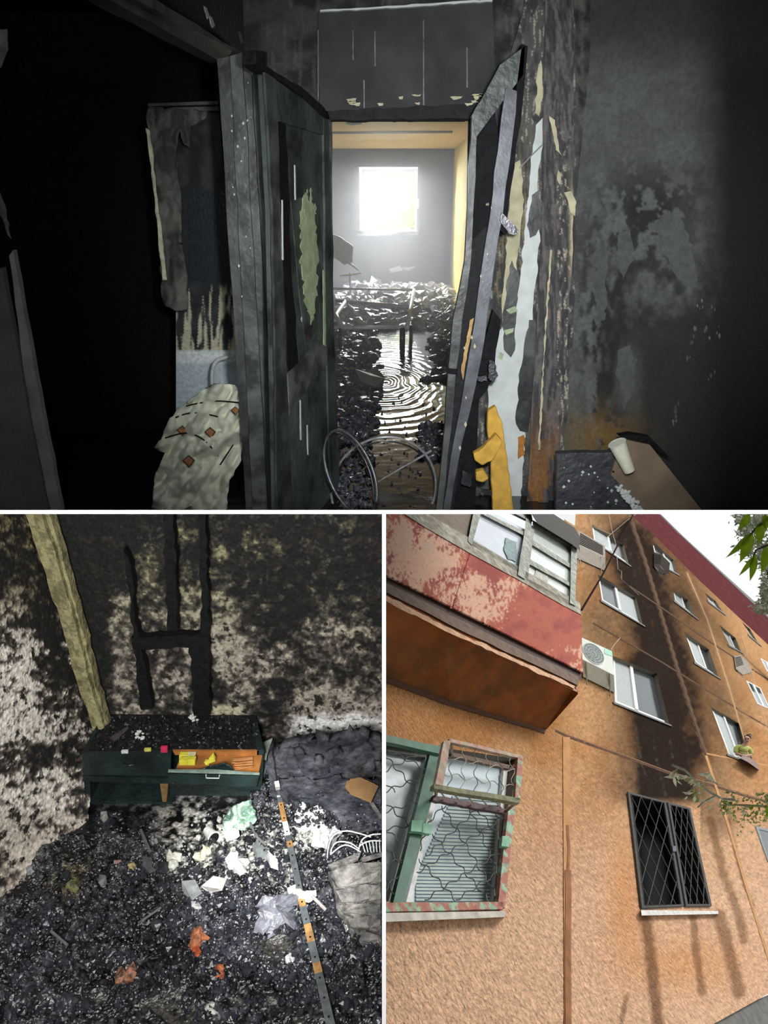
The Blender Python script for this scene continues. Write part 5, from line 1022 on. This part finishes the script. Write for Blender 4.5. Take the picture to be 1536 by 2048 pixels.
# ---- air conditioners
def hexq(mbx, qf, hf, qb, hb): return mbx.hexa([FA(x, y, hf) for x, y in qf], [FA(x, y, hb) for x, y in qb])
def ac(name, label, q, sh, hf, body, fan=True, grp='outdoor air conditioners on the facade', dark=False, green=False):
    c = FA(sum(p[0] for p in q) / 4, sum(p[1] for p in q) / 4, 0); t = thing(name, label, 'air conditioner', c, grp)
    qb = [(x + sh[0], y + sh[1]) for x, y in q]
    mb = MB(); hexq(mb, q, hf, qb, .03); mb.go('casing', body, t, bevel=.006)
    if fan:
        ctr = inq(q, .38, .5); n = 26; ux = (q[1][0] - q[0][0]) * .34, (q[1][1] - q[0][1]) * .34; uy = (q[3][0] - q[0][0]) * .43, (q[3][1] - q[0][1]) * .43
        rg = lambda s: [(ctr[0] + s * (ux[0] * math.cos(2 * math.pi * k / n) + uy[0] * math.sin(2 * math.pi * k / n)), ctr[1] + s * (ux[1] * math.cos(2 * math.pi * k / n) + uy[1] * math.sin(2 * math.pi * k / n))) for k in range(n)]
        mb = MB(); mb.hexa([FA(x, y, hf + .004) for x, y in rg(1)], [FA(x, y, hf) for x, y in rg(1)]); fo = mb.go('fan_opening', bpy.data.materials['fan_dark'] if 'fan_dark' in bpy.data.materials else mat('fan_dark', (.14, .17, .18), .6), t)
        for s in (1., .75, .5, .25):
            mb = MB(); mb.tube([FA(x, y, hf + .008) for x, y in rg(s)], .0035 if s < 1 else .006, 5, True); mb.go('guard_ring', body, fo)
        for k in range(0, n, 2):
            a = rg(.1)[k]; b = rg(1)[k]; mb = MB(); mb.tube([FA(*a, hf + .008), FA(*b, hf + .008)], .0025, 4); mb.go('guard_wire', body, fo)
    else:
        for k in range(7):
            v = .12 + .11 * k; a = inq(q, .08, v); b = inq(q, .92, v); a2 = inq(q, .92, v + .05); b2 = inq(q, .08, v + .05)
            mb = MB(); mb.hexa([FA(*p, hf + .01) for p in (a, b, a2, b2)], [FA(*p, hf) for p in (a, b, a2, b2)]); mb.go('louvre', lvm, t)
    for u in (.12, .85):   # wall bracket: arm and brace
        a = inq(q, u, 1); b = inq(qb, u, 1); mb = MB(); w_ = (q[1][0] - q[0][0]) * .04
        mb.tube([FA(a[0], a[1] + 2, hf), FA(b[0], b[1] + 3, .0)], .012, 4); mb.tube([FA(a[0], a[1] + 3, hf * .8), FA(b[0], b[1] + (q[3][1] - q[0][1]) * .3, .0)], .008, 4); mb.go('bracket', mat('bracket', (.30, .30, .27), .6) if 'bracket' not in bpy.data.materials else bpy.data.materials['bracket'], t)
    return t
acw = mat('ac_white', (.60, .62, .56), .5, var=.08, vs=10); acg = mat('ac_grey', (.30, .25, .21), .9, var=.2, vs=10); acd = mat('ac_dark', (.06, .05, .045), .9, var=.3, vs=10, spec=0.); lvm = mat('louvre_dark', (.03, .03, .03), .9, spec=0.)
t1 = ac('air_conditioner', 'nearest white air conditioner with round fan beside the balcony', [(1162, 1274), (1224, 1302), (1228, 1350), (1164, 1318)], (2, 36), .26, acw)
mb = MB(); q = [(1209, 1296), (1224, 1303), (1225, 1313), (1209, 1307)]; mb.hexa([FA(x, y, .266) for x, y in q], [FA(x, y, .258) for x, y in q]); mb.go('green_label', mat('mint_label', (.30, .62, .45), .5), t1)
ac('air_conditioner', 'weathered white air conditioner high up beside the top of the balcony', [(1157, 1060), (1210, 1092), (1211, 1116), (1153, 1090)], (0, 26), .14, acg, fan=False)
ac('air_conditioner', 'dark louvred air conditioner hanging under the top window in the sooty column', [(1308, 1104), (1324, 1110), (1322, 1130), (1308, 1132)], (16, 16), .07, acd, fan=False)
ac('air_conditioner', 'grey louvred air conditioner on the clean wall at far right', [(1468, 1312), (1482, 1310), (1490, 1332), (1472, 1338)], (14, 12), .06, acg, fan=False)
# ---- diagonal pole, wires
mb = MB(); mb.tube([FA(1163, 1220, .45), FA(1205, 1150, .32), FA(1266, 1030, .1)], [.018, .018, .03], 7); setp(mb.go('iron_pole', mat('rusty_iron', (.03, .02, .018), .9, spec=0.)), 'dark iron pole rising diagonally from the balcony corner to the roof', 'pole')
cw = mat('pale_cable', (.42, .38, .34), .6)
for p, lab in (([(1180, 1034), (1183, 1052), (1222, 1068), (1255, 1040), (1272, 1028)], 'pale bracket wire across the top window'), ([(1218, 1028), (1224, 1060), (1232, 1090), (1236, 1138), (1243, 1142), (1243, 1158), (1262, 1176), (1278, 1190)], 'pale cable wandering down past the upper windows'), ([(1156, 1120), (1190, 1098), (1224, 1066)], 'straight pale wire stretched over the upper air conditioner'), ([(1222, 1300), (1228, 1290), (1240, 1276)], 'short pale cable from the nearest air conditioner to the wall')):
    mb = MB(); mb.tube([FA(x, y, .06) for x, y in p], .006, 5); setp(mb.go('cable', cw), lab, 'cable')
# ---- burnt window with lattice
wn[0] += 1; q = Wq['burnt']; BW = thing('window_%d' % wn[0], None, None, FA(1335, 1700), kind='structure')
back_room(q, .5, M['soot']).go('burnt_room', M['soot'], BW)
bars('window_frame', q, 6, FA, .05, M['char'], BW, -.05); mb = MB(); trace(mb, [(1330, 1606), (1338, 1608), (1376, 1812), (1368, 1812)], FA, .03, -.04); mb.go('mullion', M['char'], BW)
mb = MB(); v = [(1282, 1820), (1436, 1822), (1437, 1828), (1283, 1831)]; mb.hexa([FA(x, y, .06) for x, y in v], [FA(x, y, 0) for x, y in v]); mb.go('sill', mat('pale_tin_sill', (.62, .60, .56), .5, var=.2, vs=20), BW)
GR = thing('window_grille', 'dark diamond lattice grille in two leaves over the burnt black window', 'grille', FA(1355, 1818, .02))
gm = mat('grille_iron', (.05, .046, .043), .8, .0, var=.35, vs=20, bump=.15)
for qq in ([(1256, 1583), (1332, 1603), (1368, 1812), (1284, 1816)], [(1336, 1604), (1381, 1616), (1424, 1812), (1372, 1812)]):
    lf, inn = bars('leaf_frame', qq, 4, FA, .02, gm, GR, .035)
    nU, nV_ = 3.2, 6.0; P_ = lambda u, v: inq(inn, u, v)
    if qq[0][0] > 1300: nU = 3.2
    lines = []
    for k in range(-8, 12):
        for s in (1, -1):   # u*nU +- v*nV = k
            seg = []
            for j in range(41):
                v = j / 40; u = (k - s * v * nV_ * .62) / nU
                if -.001 <= u <= 1.001: seg.append((u, v))
            if len(seg) > 3: lines.append([seg[0], seg[-1]])
    for (a, b) in lines:
        mb = MB(); mb.tube([FA(*P_(*a), .03), FA(*P_(*b), .03)], .0055, 5); mb.go('bar', gm, lf)
mb = MB(); mb.hexa([FA(x, y, .05) for x, y in ((1345, 1692), (1352, 1692), (1353, 1703), (1346, 1703))], [FA(x, y, .03) for x, y in ((1345, 1692), (1352, 1692), (1353, 1703), (1346, 1703))]); mb.go('latch', M['darkmetal'], GR)
# ---- big left window with wavy bars
wn[0] += 1; q = Wq['left']; LW = thing('window_%d' % wn[0], None, None, FA(900, 1660), kind='structure')
back_room(q, .24, revl).go('reveal', revl, LW)
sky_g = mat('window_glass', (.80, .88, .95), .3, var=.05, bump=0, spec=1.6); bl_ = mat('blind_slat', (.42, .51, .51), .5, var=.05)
mb = MB(); trace(mb, [(764, 1500), (872, 1512), (800, 1806), (764, 1805)], FA, .006, -.14); mb.go('pane', sky_g, LW)  # bright sky reflection painted into the pane colour
mb = MB(); trace(mb, [(870, 1512), (1010, 1530), (988, 1808), (800, 1806)], FA, .006, -.14); mb.go('pane', mat('grey_window_glass', (.62, .72, .78), .2, var=.05, bump=0, spec=1.6), LW)  # greyer reflection painted into this pane
for i in range(30):
    v = i / 30; a = (905 - 100 * max(0, v - .15) * 1.1, 1592 + 212 * v); a = (max(832, 905 - 75 * v * 1.3), a[1]); b = (1003 - 12 * v, 1600 + 205 * v)
    mb = MB(); mb.hexa([FA(*p, -.128) for p in (a, b, (b[0], b[1] + 4.6), (a[0], a[1] + 4.6))], [FA(*p, -.138) for p in (a, b, (b[0], b[1] + 4.6), (a[0], a[1] + 4.6))]); mb.go('blind_slat', bl_, LW)
# frames, in front of panes that carry painted reflections
for nm, p, w0, h, mm in (('frame_post', [(853, 1512), (862, 1514), (786, 1806), (776, 1806)], 0, -.09, wf), ('frame_post', [(884, 1520), (892, 1520), (822, 1806), (812, 1806)], 0, -.09, wf), ('frame_post', [(1008, 1530), (1016, 1532), (994, 1806), (986, 1806)], 0, -.09, wf),
                        ('frame_head', [(764, 1490), (862, 1506), (860, 1516), (764, 1500)], 0, -.09, mat('old_head', (.16, .16, .14), .7))):
    mb = MB(); trace(mb, p, FA, .04, h); mb.go(nm, mm, LW)
mb = MB(); v = [(764, 1826), (1010, 1822), (1010, 1834), (764, 1844)]; mb.hexa([FA(x, y, .09) for x, y in v], [FA(x, y, -.02) for x, y in v]); mb.go('sill', mat('pale_pink_sill', (.50, .46, .40), .6, var=.3, vs=12), LW)
grn = mat('green_paint', (.055, .15, .095), .5, var=.25, vs=9, bump=.15); pel = mat('peeling_bar_paint', (.36, .12, .08), .65, var=.3, vs=20, bump=.2, color2=(.25, .42, .29), c2scale=9, c2at=(.48, .56)); mint = mat('mint_paint', (.20, .42, .28), .6, var=.2, vs=12); pnk = mat('rosy_bare_paint', (.42, .25, .19), .7, var=.3, vs=15, bump=.2, color2=(.36, .33, .24), c2scale=10)
GL = thing('window_grille', 'green and red painted security grille with wavy wires over the lower left window', 'grille', FA(890, 1812, .05))
for nm, p, h, mm in (('top_bar', [(764, 1468), (884, 1493), (882, 1508), (764, 1482)], .06, grn), ('middle_post', [(862, 1500), (888, 1504), (806, 1808), (786, 1808)], .03, grn), ('bottom_bar', [(764, 1806), (1006, 1804), (1006, 1818), (764, 1824)], .05, pel), ('side_bar', [(1018, 1600), (1032, 1600), (1010, 1816), (996, 1812)], .05, pel)):
    mb = MB(); trace(mb, rag(p, 40, .8), FA, .04, h); mb.go(nm, mm, GL)
for p in ([(824, 1640), (848, 1640), (846, 1664), (822, 1662)], [(845, 1646), (866, 1650), (862, 1668), (843, 1664)], [(1005, 1672), (1018, 1672), (1018, 1694), (1003, 1692)]):
    mb = MB(); trace(mb, rag(p, 9, 1), FA, .03, .075); mb.go('patch_plate', mint, GL)
def wavy(a, b, amp, h, r=.0042, per=22):
    L_ = math.hypot(b[0] - a[0], b[1] - a[1]); n = max(3, int(L_ / (per / 4))); dx, dy = (b[0] - a[0]) / L_, (b[1] - a[1]) / L_; pts = []
    for i in range(n + 1):
        t = i / n; s = (0, 1, 1, 0, -1, -1)[i % 6] * amp; pts.append(FA(a[0] + (b[0] - a[0]) * t - dy * s, a[1] + (b[1] - a[1]) * t + dx * s, h))
    return MB().tube(pts, r, 5)
wi = mat('wavy_wire', (.07, .085, .085), .5, .4)
for a, b in (((764, 1560), (790, 1585)), ((764, 1505), (862, 1612)), ((775, 1500), (866, 1545)), ((764, 1600), (838, 1668)), ((764, 1690), (816, 1740)), ((764, 1655), (824, 1700)), ((764, 1585), (868, 1545)), ((764, 1625), (858, 1598)), ((764, 1660), (834, 1648)), ((764, 1545), (850, 1500)), ((764, 1730), (815, 1715)), ((764, 1785), (800, 1745)), ((764, 1745), (796, 1800)),
             ((884, 1612), (998, 1800)), ((865, 1668), (980, 1803)), ((940, 1618), (1002, 1760)), ((838, 1718), (912, 1800)), ((990, 1625), (1012, 1645)), ((856, 1645), (890, 1610)), ((852, 1712), (955, 1618)), ((834, 1745), (1000, 1640)), ((850, 1800), (1004, 1700)), ((912, 1800), (996, 1745)), ((862, 1640), (838, 1700)), ((955, 1618), (1010, 1690))):
    wavy(a, b, 3.2, .02).go('wavy_wire', wi, GL)
# projecting hopper cage on the grille
HC = thing('window_cage', 'rusty projecting box cage with bent wires at the upper right of the lower left window', 'cage', FA(950, 1600, .1))
hC = .34
fr_q = [(899, 1478), (1043, 1512), (1036, 1604), (870, 1574)]
for nm, p, h, mm, th in (('front_top_bar', [(899, 1477), (1046, 1511), (1044, 1517), (900, 1484)], hC, pnk, .03), ('front_left_bar', [(888, 1482), (902, 1480), (886, 1572), (870, 1572)], hC, pnk, .03), ('front_right_bar', [(1036, 1512), (1046, 1514), (1040, 1600), (1030, 1598)], hC, pel, .03),
                         ('front_bottom_bar', [(868, 1568), (1040, 1596), (1040, 1606), (868, 1577)], hC, mat('mossy_bar', (.17, .165, .085), .7, var=.4, vs=20), .04)):
    mb = MB(); trace(mb, rag(p, 20, .6), FA, th, h); mb.go(nm, mm, HC)
for a, b, nm in (((902, 1484), (904, 1508), 'side'), ((1040, 1520), (1018, 1540), 'side'), ((872, 1574), (872, 1590), 'side'), ((1036, 1602), (1012, 1622), 'side')):
    mb = MB(); mb.tube([FA(*a, hC - .01), FA(*b, .06)], .013, 4); mb.go('side_bar', pel, HC)
mb = MB(); trace(mb, rag([(868, 1590), (1014, 1618), (1012, 1628), (866, 1600)], 10, 1.5), FA, .03, .06); mb.go('back_bottom_bar', mat('purple_rust', (.12, .07, .07), .7, var=.4, vs=20), HC)
mb = MB(); trace(mb, [(903, 1504), (1020, 1530), (1018, 1538), (902, 1512)], FA, .03, .06); mb.go('back_top_bar', woodd, HC)
ww = mat('pale_wire', (.36, .34, .28), .6)
for i in range(6):
    a = inq(fr_q, .06 + i * .16, .08); b = inq(fr_q, .16 + i * .16, .92); wavy(a, b, 4, hC - .02, .0035, 24).go('bent_wire', ww if i % 2 else wi, HC)
for v in (.35, .7): wavy(inq(fr_q, .05, v), inq(fr_q, .95, v), 4, hC - .02, .0035, 24).go('bent_wire', ww, HC)
for i in range(5):
    a = (885 + i * 28, 1574 + i * 5.2); b = (a[0] + 6, a[1] + 22); mb = MB(); mb.tube([FA(a[0], a[1], hC - .03), FA(a[0] - 5, a[1] + 9, .2), FA(b[0], b[1], .08)], .008, 4); mb.go('floor_wire', ww, HC)
# ---- leaves and branches
leafm = mat('bright_leaf', (.30, .48, .02), .5, var=.25, vs=30, bump=.1); leafp = mat('pale_leaf', (.80, .80, .58), .7, var=.3, vs=40); leafo = mat('olive_leaf', (.42, .44, .14), .6, var=.35, vs=30)
for l_ in (leafm, leafo, leafp):   # light shines through the blades
    tt_ = l_.node_tree; tr_ = tt_.nodes.new('ShaderNodeBsdfTranslucent'); ms_ = tt_.nodes.new('ShaderNodeMixShader'); ms_.inputs[0].default_value = .55
    pb_ = tt_.nodes['Principled BSDF']; tt_.links.new(pb_.inputs['Base Color'].links[0].from_socket, tr_.inputs['Color'])
    tt_.links.new(pb_.outputs[0], ms_.inputs[1]); tt_.links.new(tr_.outputs[0], ms_.inputs[2]); tt_.links.new(ms_.outputs[0], tt_.nodes['Material Output'].inputs['Surface'])
def leaf(c, tip, wd, nrm, curl=.12):
    """blade with a folded midrib"""
    c = Vector(c); tip = Vector(tip); ax = tip - c; sd = ax.cross(nrm).normalized() * wd; n = 6; mb = MB(); v = []; f = []
    for i in range(n + 1):
        t = i / n; w_ = math.sin(math.pi * min(1, t * 1.02) ** .75) ** .9 * (1 if t < .97 else .2); p = c + ax * t + nrm * (-curl * t * t * ax.length); v += [p - sd * w_ + nrm * .1 * wd, p, p + sd * w_ + nrm * .1 * wd]
    for i in range(n): f += [(3 * i, 3 * i + 1, 3 * i + 4, 3 * i + 3), (3 * i + 1, 3 * i + 2, 3 * i + 5, 3 * i + 4)]
    return mb.add(v, f)
nv = -cF
P1_ = PY(2.6); pc3 = lambda x, y, d: CAM + ray(x, y) * d
LB = thing('leafy_branch', 'bright green drooping leaves hanging in the sky at the top right of the facade', 'branch', pc3(1520, 1040, 2.4))
mb = MB(); mb.tube([pc3(1560, 1030, 2.4), pc3(1535, 1040, 2.4), pc3(1510, 1058, 2.4), pc3(1500, 1072, 2.4)], [.006, .005, .004, .003], 5); mb.go('twig', mat('twig', (.10, .09, .04), .7), LB)
mb = MB(); mb.tube([pc3(1555, 1088, 2.4), pc3(1530, 1092, 2.4), pc3(1512, 1100, 2.4), pc3(1504, 1120, 2.4)], [.005, .004, .003, .003], 5); mb.go('twig', bpy.data.materials['twig'], LB)
for a, b, w_ in (((1504, 1065), (1458, 1118), 9), ((1504, 1064), (1482, 1126), 11), ((1520, 1044), (1520, 1090), 10), ((1508, 1115), (1480, 1152), 5), ((1510, 1108), (1504, 1163), 9), ((1533, 1092), (1527, 1148), 10), ((1500, 1028), (1478, 1060), 8), ((1530, 1028), (1534, 1062), 9)):
    leaf(pc3(*a, 2.4), pc3(*b, 2.38), w_ / F * 2.4, (nv + Vector((random.uniform(-.4, .4), 0, random.uniform(-.3, .3)))).normalized()).go('leaf', leafm, LB)
def leafcloud(n, fn, dist, size, jitter=.25):
    mb = MB()
    for i in range(n):
        x, y = fn(); d = dist + random.uniform(-1, 1) * jitter; c = pc3(x, y, d); s = size * random.uniform(.5, 1.2)
        a = Vector((random.gauss(0, 1), random.gauss(0, 1), random.gauss(0, 1))).normalized() * s; b = Vector((random.gauss(0, 1), random.gauss(0, 1), random.gauss(0, 1))).normalized() * s * .45
        mb.add([c - a, c + b, c + a, c - b], [(0, 1, 2, 3)])
    return mb
far = mat('distant_leaves', (.20, .22, .15), .7, var=.4, vs=4)
TR = thing('tree', 'hazy grey-green treetop far behind the roof at the right edge', 'tree', pc3(1545, 1400, 24))
cl = [(1480, 1035, 12, 14, 60), (1492, 1060, 14, 14, 110), (1520, 1040, 20, 20, 220), (1500, 1095, 16, 16, 120), (1530, 1110, 12, 30, 160), (1530, 1180, 9, 26, 150), (1520, 1215, 14, 10, 60), (1536, 1210, 12, 14, 120)]
mb = MB()
for cx_, cy_, sx_, sy_, n in cl: c2 = leafcloud(n * 3, lambda: (random.gauss(cx_, sx_ * .6), random.gauss(cy_, sy_ * .6)), 24, .10, 1.5); mb.add(c2.v, c2.f)
setp(mb.go('foliage', far, TR), kind='stuff')
mb = MB(); mb.tube([pc3(1560, 1420, 24), pc3(1552, 1200, 24), pc3(1535, 1100, 24)], [.3, .2, .06], 6); mb.tube([pc3(1552, 1200, 24), pc3(1515, 1060, 24)], [.12, .03], 5); mb.go('trunk', M['char'], TR)
PB = thing('dry_branch', 'pale dry twig with curled leaves in front of the soot above the burnt window', 'branch', pc3(1400, 1580, 2.6))
br_ = mat('pale_twig', (.70, .65, .48), .8); dd = 2.6
for p, r in (([(1344, 1530), (1370, 1540), (1392, 1562), (1420, 1585), (1445, 1598), (1470, 1600)], .0045), ([(1398, 1568), (1382, 1580), (1370, 1588)], .003), ([(1410, 1562), (1425, 1562), (1436, 1570)], .003), ([(1430, 1592), (1410, 1602), (1395, 1615)], .003), ([(1355, 1536), (1345, 1552)], .003)):
    mb = MB(); mb.tube([pc3(x, y, dd) for x, y in p], r, 5); mb.go('twig', br_, PB)
for a, b, w_ in (((1352, 1540), (1340, 1556), 4), ((1348, 1552), (1350, 1572), 3), ((1372, 1556), (1358, 1582), 5), ((1376, 1560), (1386, 1578), 5), ((1395, 1548), (1422, 1552), 5), ((1408, 1545), (1426, 1560), 5), ((1402, 1566), (1422, 1572), 5), ((1384, 1580), (1368, 1590), 4), ((1412, 1580), (1404, 1600), 4), ((1390, 1600), (1382, 1614), 4), ((1400, 1606), (1406, 1622), 4), ((1420, 1592), (1434, 1606), 4), ((1378, 1572), (1362, 1576), 4), ((1394, 1585), (1398, 1604), 4)):
    pass
for k_ in range(34):
    x, y = random.choice([(1372, 1556), (1395, 1560), (1415, 1572), (1404, 1600), (1430, 1600), (1385, 1585), (1352, 1548)]); x += random.gauss(0, 8); y += random.gauss(0, 7); a_ = random.uniform(.3, 2.8); s_ = random.uniform(8, 17)
    leaf(pc3(x, y, dd + random.uniform(-.05, .05)), pc3(x + s_ * math.cos(a_), y + s_ * math.sin(a_) * .8, dd + random.uniform(-.05, .05)), random.uniform(2.4, 4.2) / F * dd, (nv + Vector((random.uniform(-.9, .9), 0, random.uniform(-.9, .9)))).normalized(), .35).go('leaf', leafp if random.random() < .7 else leafo, PB)
for a, b, w_ in (((1352, 1540), (1340, 1556), 4), ((1348, 1552), (1350, 1572), 3), ((1395, 1548), (1422, 1552), 5), ((1408, 1545), (1426, 1560), 5)):
    leaf(pc3(*a, dd), pc3(*(a[0] + (b[0] - a[0]) * 1.3, a[1] + (b[1] - a[1]) * 1.3), dd - .02), w_ * 1.15 / F * dd, (nv + Vector((random.uniform(-.8, .8), 0, random.uniform(-.8, .8)))).normalized(), .3).go('leaf', leafp if random.random() < .65 else leafo, PB)
OB = thing('olive_branch', 'dense olive-green leafy branch at the right edge beside the dry twig', 'branch', pc3(1500, 1600, 2.7))
mb = MB(); mb.tube([pc3(1560, 1618, 2.7), pc3(1520, 1612, 2.7), pc3(1480, 1610, 2.7), pc3(1440, 1610, 2.7)], [.006, .005, .004, .002], 5); mb.go('twig', br_, OB)
for i in range(260):
    u = random.random(); x = 1440 + 105 * u; y = 1612 + random.gauss(0, 8 + 12 * math.sin(u * 2.6)) + (8 if u > .3 and u < .8 else 0); a = random.uniform(0, 6.28); s = random.uniform(4, 10)
    y = max(y, 1585); leaf(pc3(x, y, 2.7 + random.uniform(-.06, .06)), pc3(x + s * math.cos(a), y + abs(s * math.sin(a)), 2.7 + random.uniform(-.06, .06)), 2.2 / F * 2.7, (nv + Vector((random.uniform(-.9, .9), 0, random.uniform(-.9, .9)))).normalized(), .2).go('leaf', random.choice([leafo, leafo, leafm, leafp]), OB)
leaf(pc3(1546, 1610, 2.5), pc3(1534, 1634, 2.5), 11 / F * 2.5, nv, .1).go('leaf', leafm, OB)
# ---- person leaning out of the window
dP = (FA(1488, 1500, .16) - CAM).dot(cF); pp = lambda x, y, dz=0.: CAM + ray(x, y) * (dP + dz)
px1 = dP / F
PE = thing('person', 'person in a yellow-green top leaning out of the open white window', 'person', FA(1485, 1512, .1))
def skin_fig(name, pts, edges, rad, m, parent):
    off = wloc(parent); me = bpy.data.meshes.new(name); me.from_pydata([tuple(p - off) for p in pts], edges, []); o = bpy.data.objects.new(name, me); COL.objects.link(o); o.parent = parent
    sk = o.modifiers.new('skin', 'SKIN')
    for v, r in zip(me.skin_vertices[0].data, rad): v.radius = (r, r)
    me.skin_vertices[0].data[0].use_root = True
    o.modifiers.new('sub', 'SUBSURF').levels = 2; o.modifiers['sub'].render_levels = 2; me.materials.append(m)
    return o
skinm = mat('skin', (.62, .37, .28), .6, var=.1); shirt = mat('yellow_green_shirt', (.52, .58, .16), .85, var=.2, vs=12)
pts = [pp(1484, 1510), pp(1484, 1500), pp(1487, 1492), pp(1491, 1487), pp(1494, 1480, -.03), pp(1473, 1496), pp(1470, 1506, -.05), pp(1484, 1511, -.12), pp(1500, 1500), pp(1504, 1510, -.06), pp(1490, 1512, -.12)]
# body, neck and head as one surface
body = skin_fig('body', [pts[0], pts[1], pts[2], pts[3], pp(1492.5, 1483, -.02), pp(1494, 1477, -.03), pp(1495, 1472, -.03)], [(0, 1), (1, 2), (2, 3), (3, 4), (4, 5), (5, 6)], [k * px1 for k in (8, 9, 5, 3.2, 5, 6, 4)], skinm, PE)
skin_fig('shirt', [pts[0], pts[1], pts[2], pts[5], pts[6], pts[8], pts[9]], [(0, 1), (1, 2), (2, 3), (3, 4), (2, 5), (5, 6)], [k * px1 for k in (10.5, 10.5, 6, 5.5, 4, 5.5, 4)], shirt, PE)
skin_fig('forearm', [pts[6], pts[7], pp(1491, 1511, -.13)], [(0, 1), (1, 2)], [k * px1 for k in (3.4, 2.6, 2.2)], skinm, PE); skin_fig('forearm', [pts[9], pts[10], pp(1484, 1513, -.13)], [(0, 1), (1, 2)], [k * px1 for k in (3.4, 2.6, 2.2)], skinm, PE)
mb = MB()
for k in range(26): mb.rock(pp(1495 + random.gauss(1.5, 3.2), 1473.5 + random.gauss(-.5, 1.5), random.uniform(0, .05)), px1 * 3)
mb.go('hair', mat('hair', (.13, .085, .06), .8), PE)
for x in (1491, 1497): mb = MB(); mb.rock(pp(x, 1477.5, -.03 - px1 * 5.4), px1 * 1.3); mb.go('eye', M['soot'], PE)
mb = MB(); mb.rock(pp(1494, 1480, -.03 - px1 * 6), px1 * 1.5); mb.go('nose', skinm, PE)
mb = MB(); mb.box(pp(1494, 1483.3, -.02 - px1 * 5.4), cR * px1 * 2, cU * px1 * .5, cF * px1 * .6); mb.go('mouth', mat('lips', (.25, .07, .06), .6), PE)
mb = MB(); q = [(1480, 1516), (1497, 1525), (1518, 1540), (1516, 1528), (1500, 1515), (1486, 1510)]; mb.hexa([FA(x, y, .2) for x, y in q], [FA(x, y, .0) for x, y in q]); setp(mb.go('laundry_ledge', mat('mauve_ledge', (.24, .16, .14), .8, var=.3, vs=20)), 'small reddish ledge under the person at the open window', 'ledge')
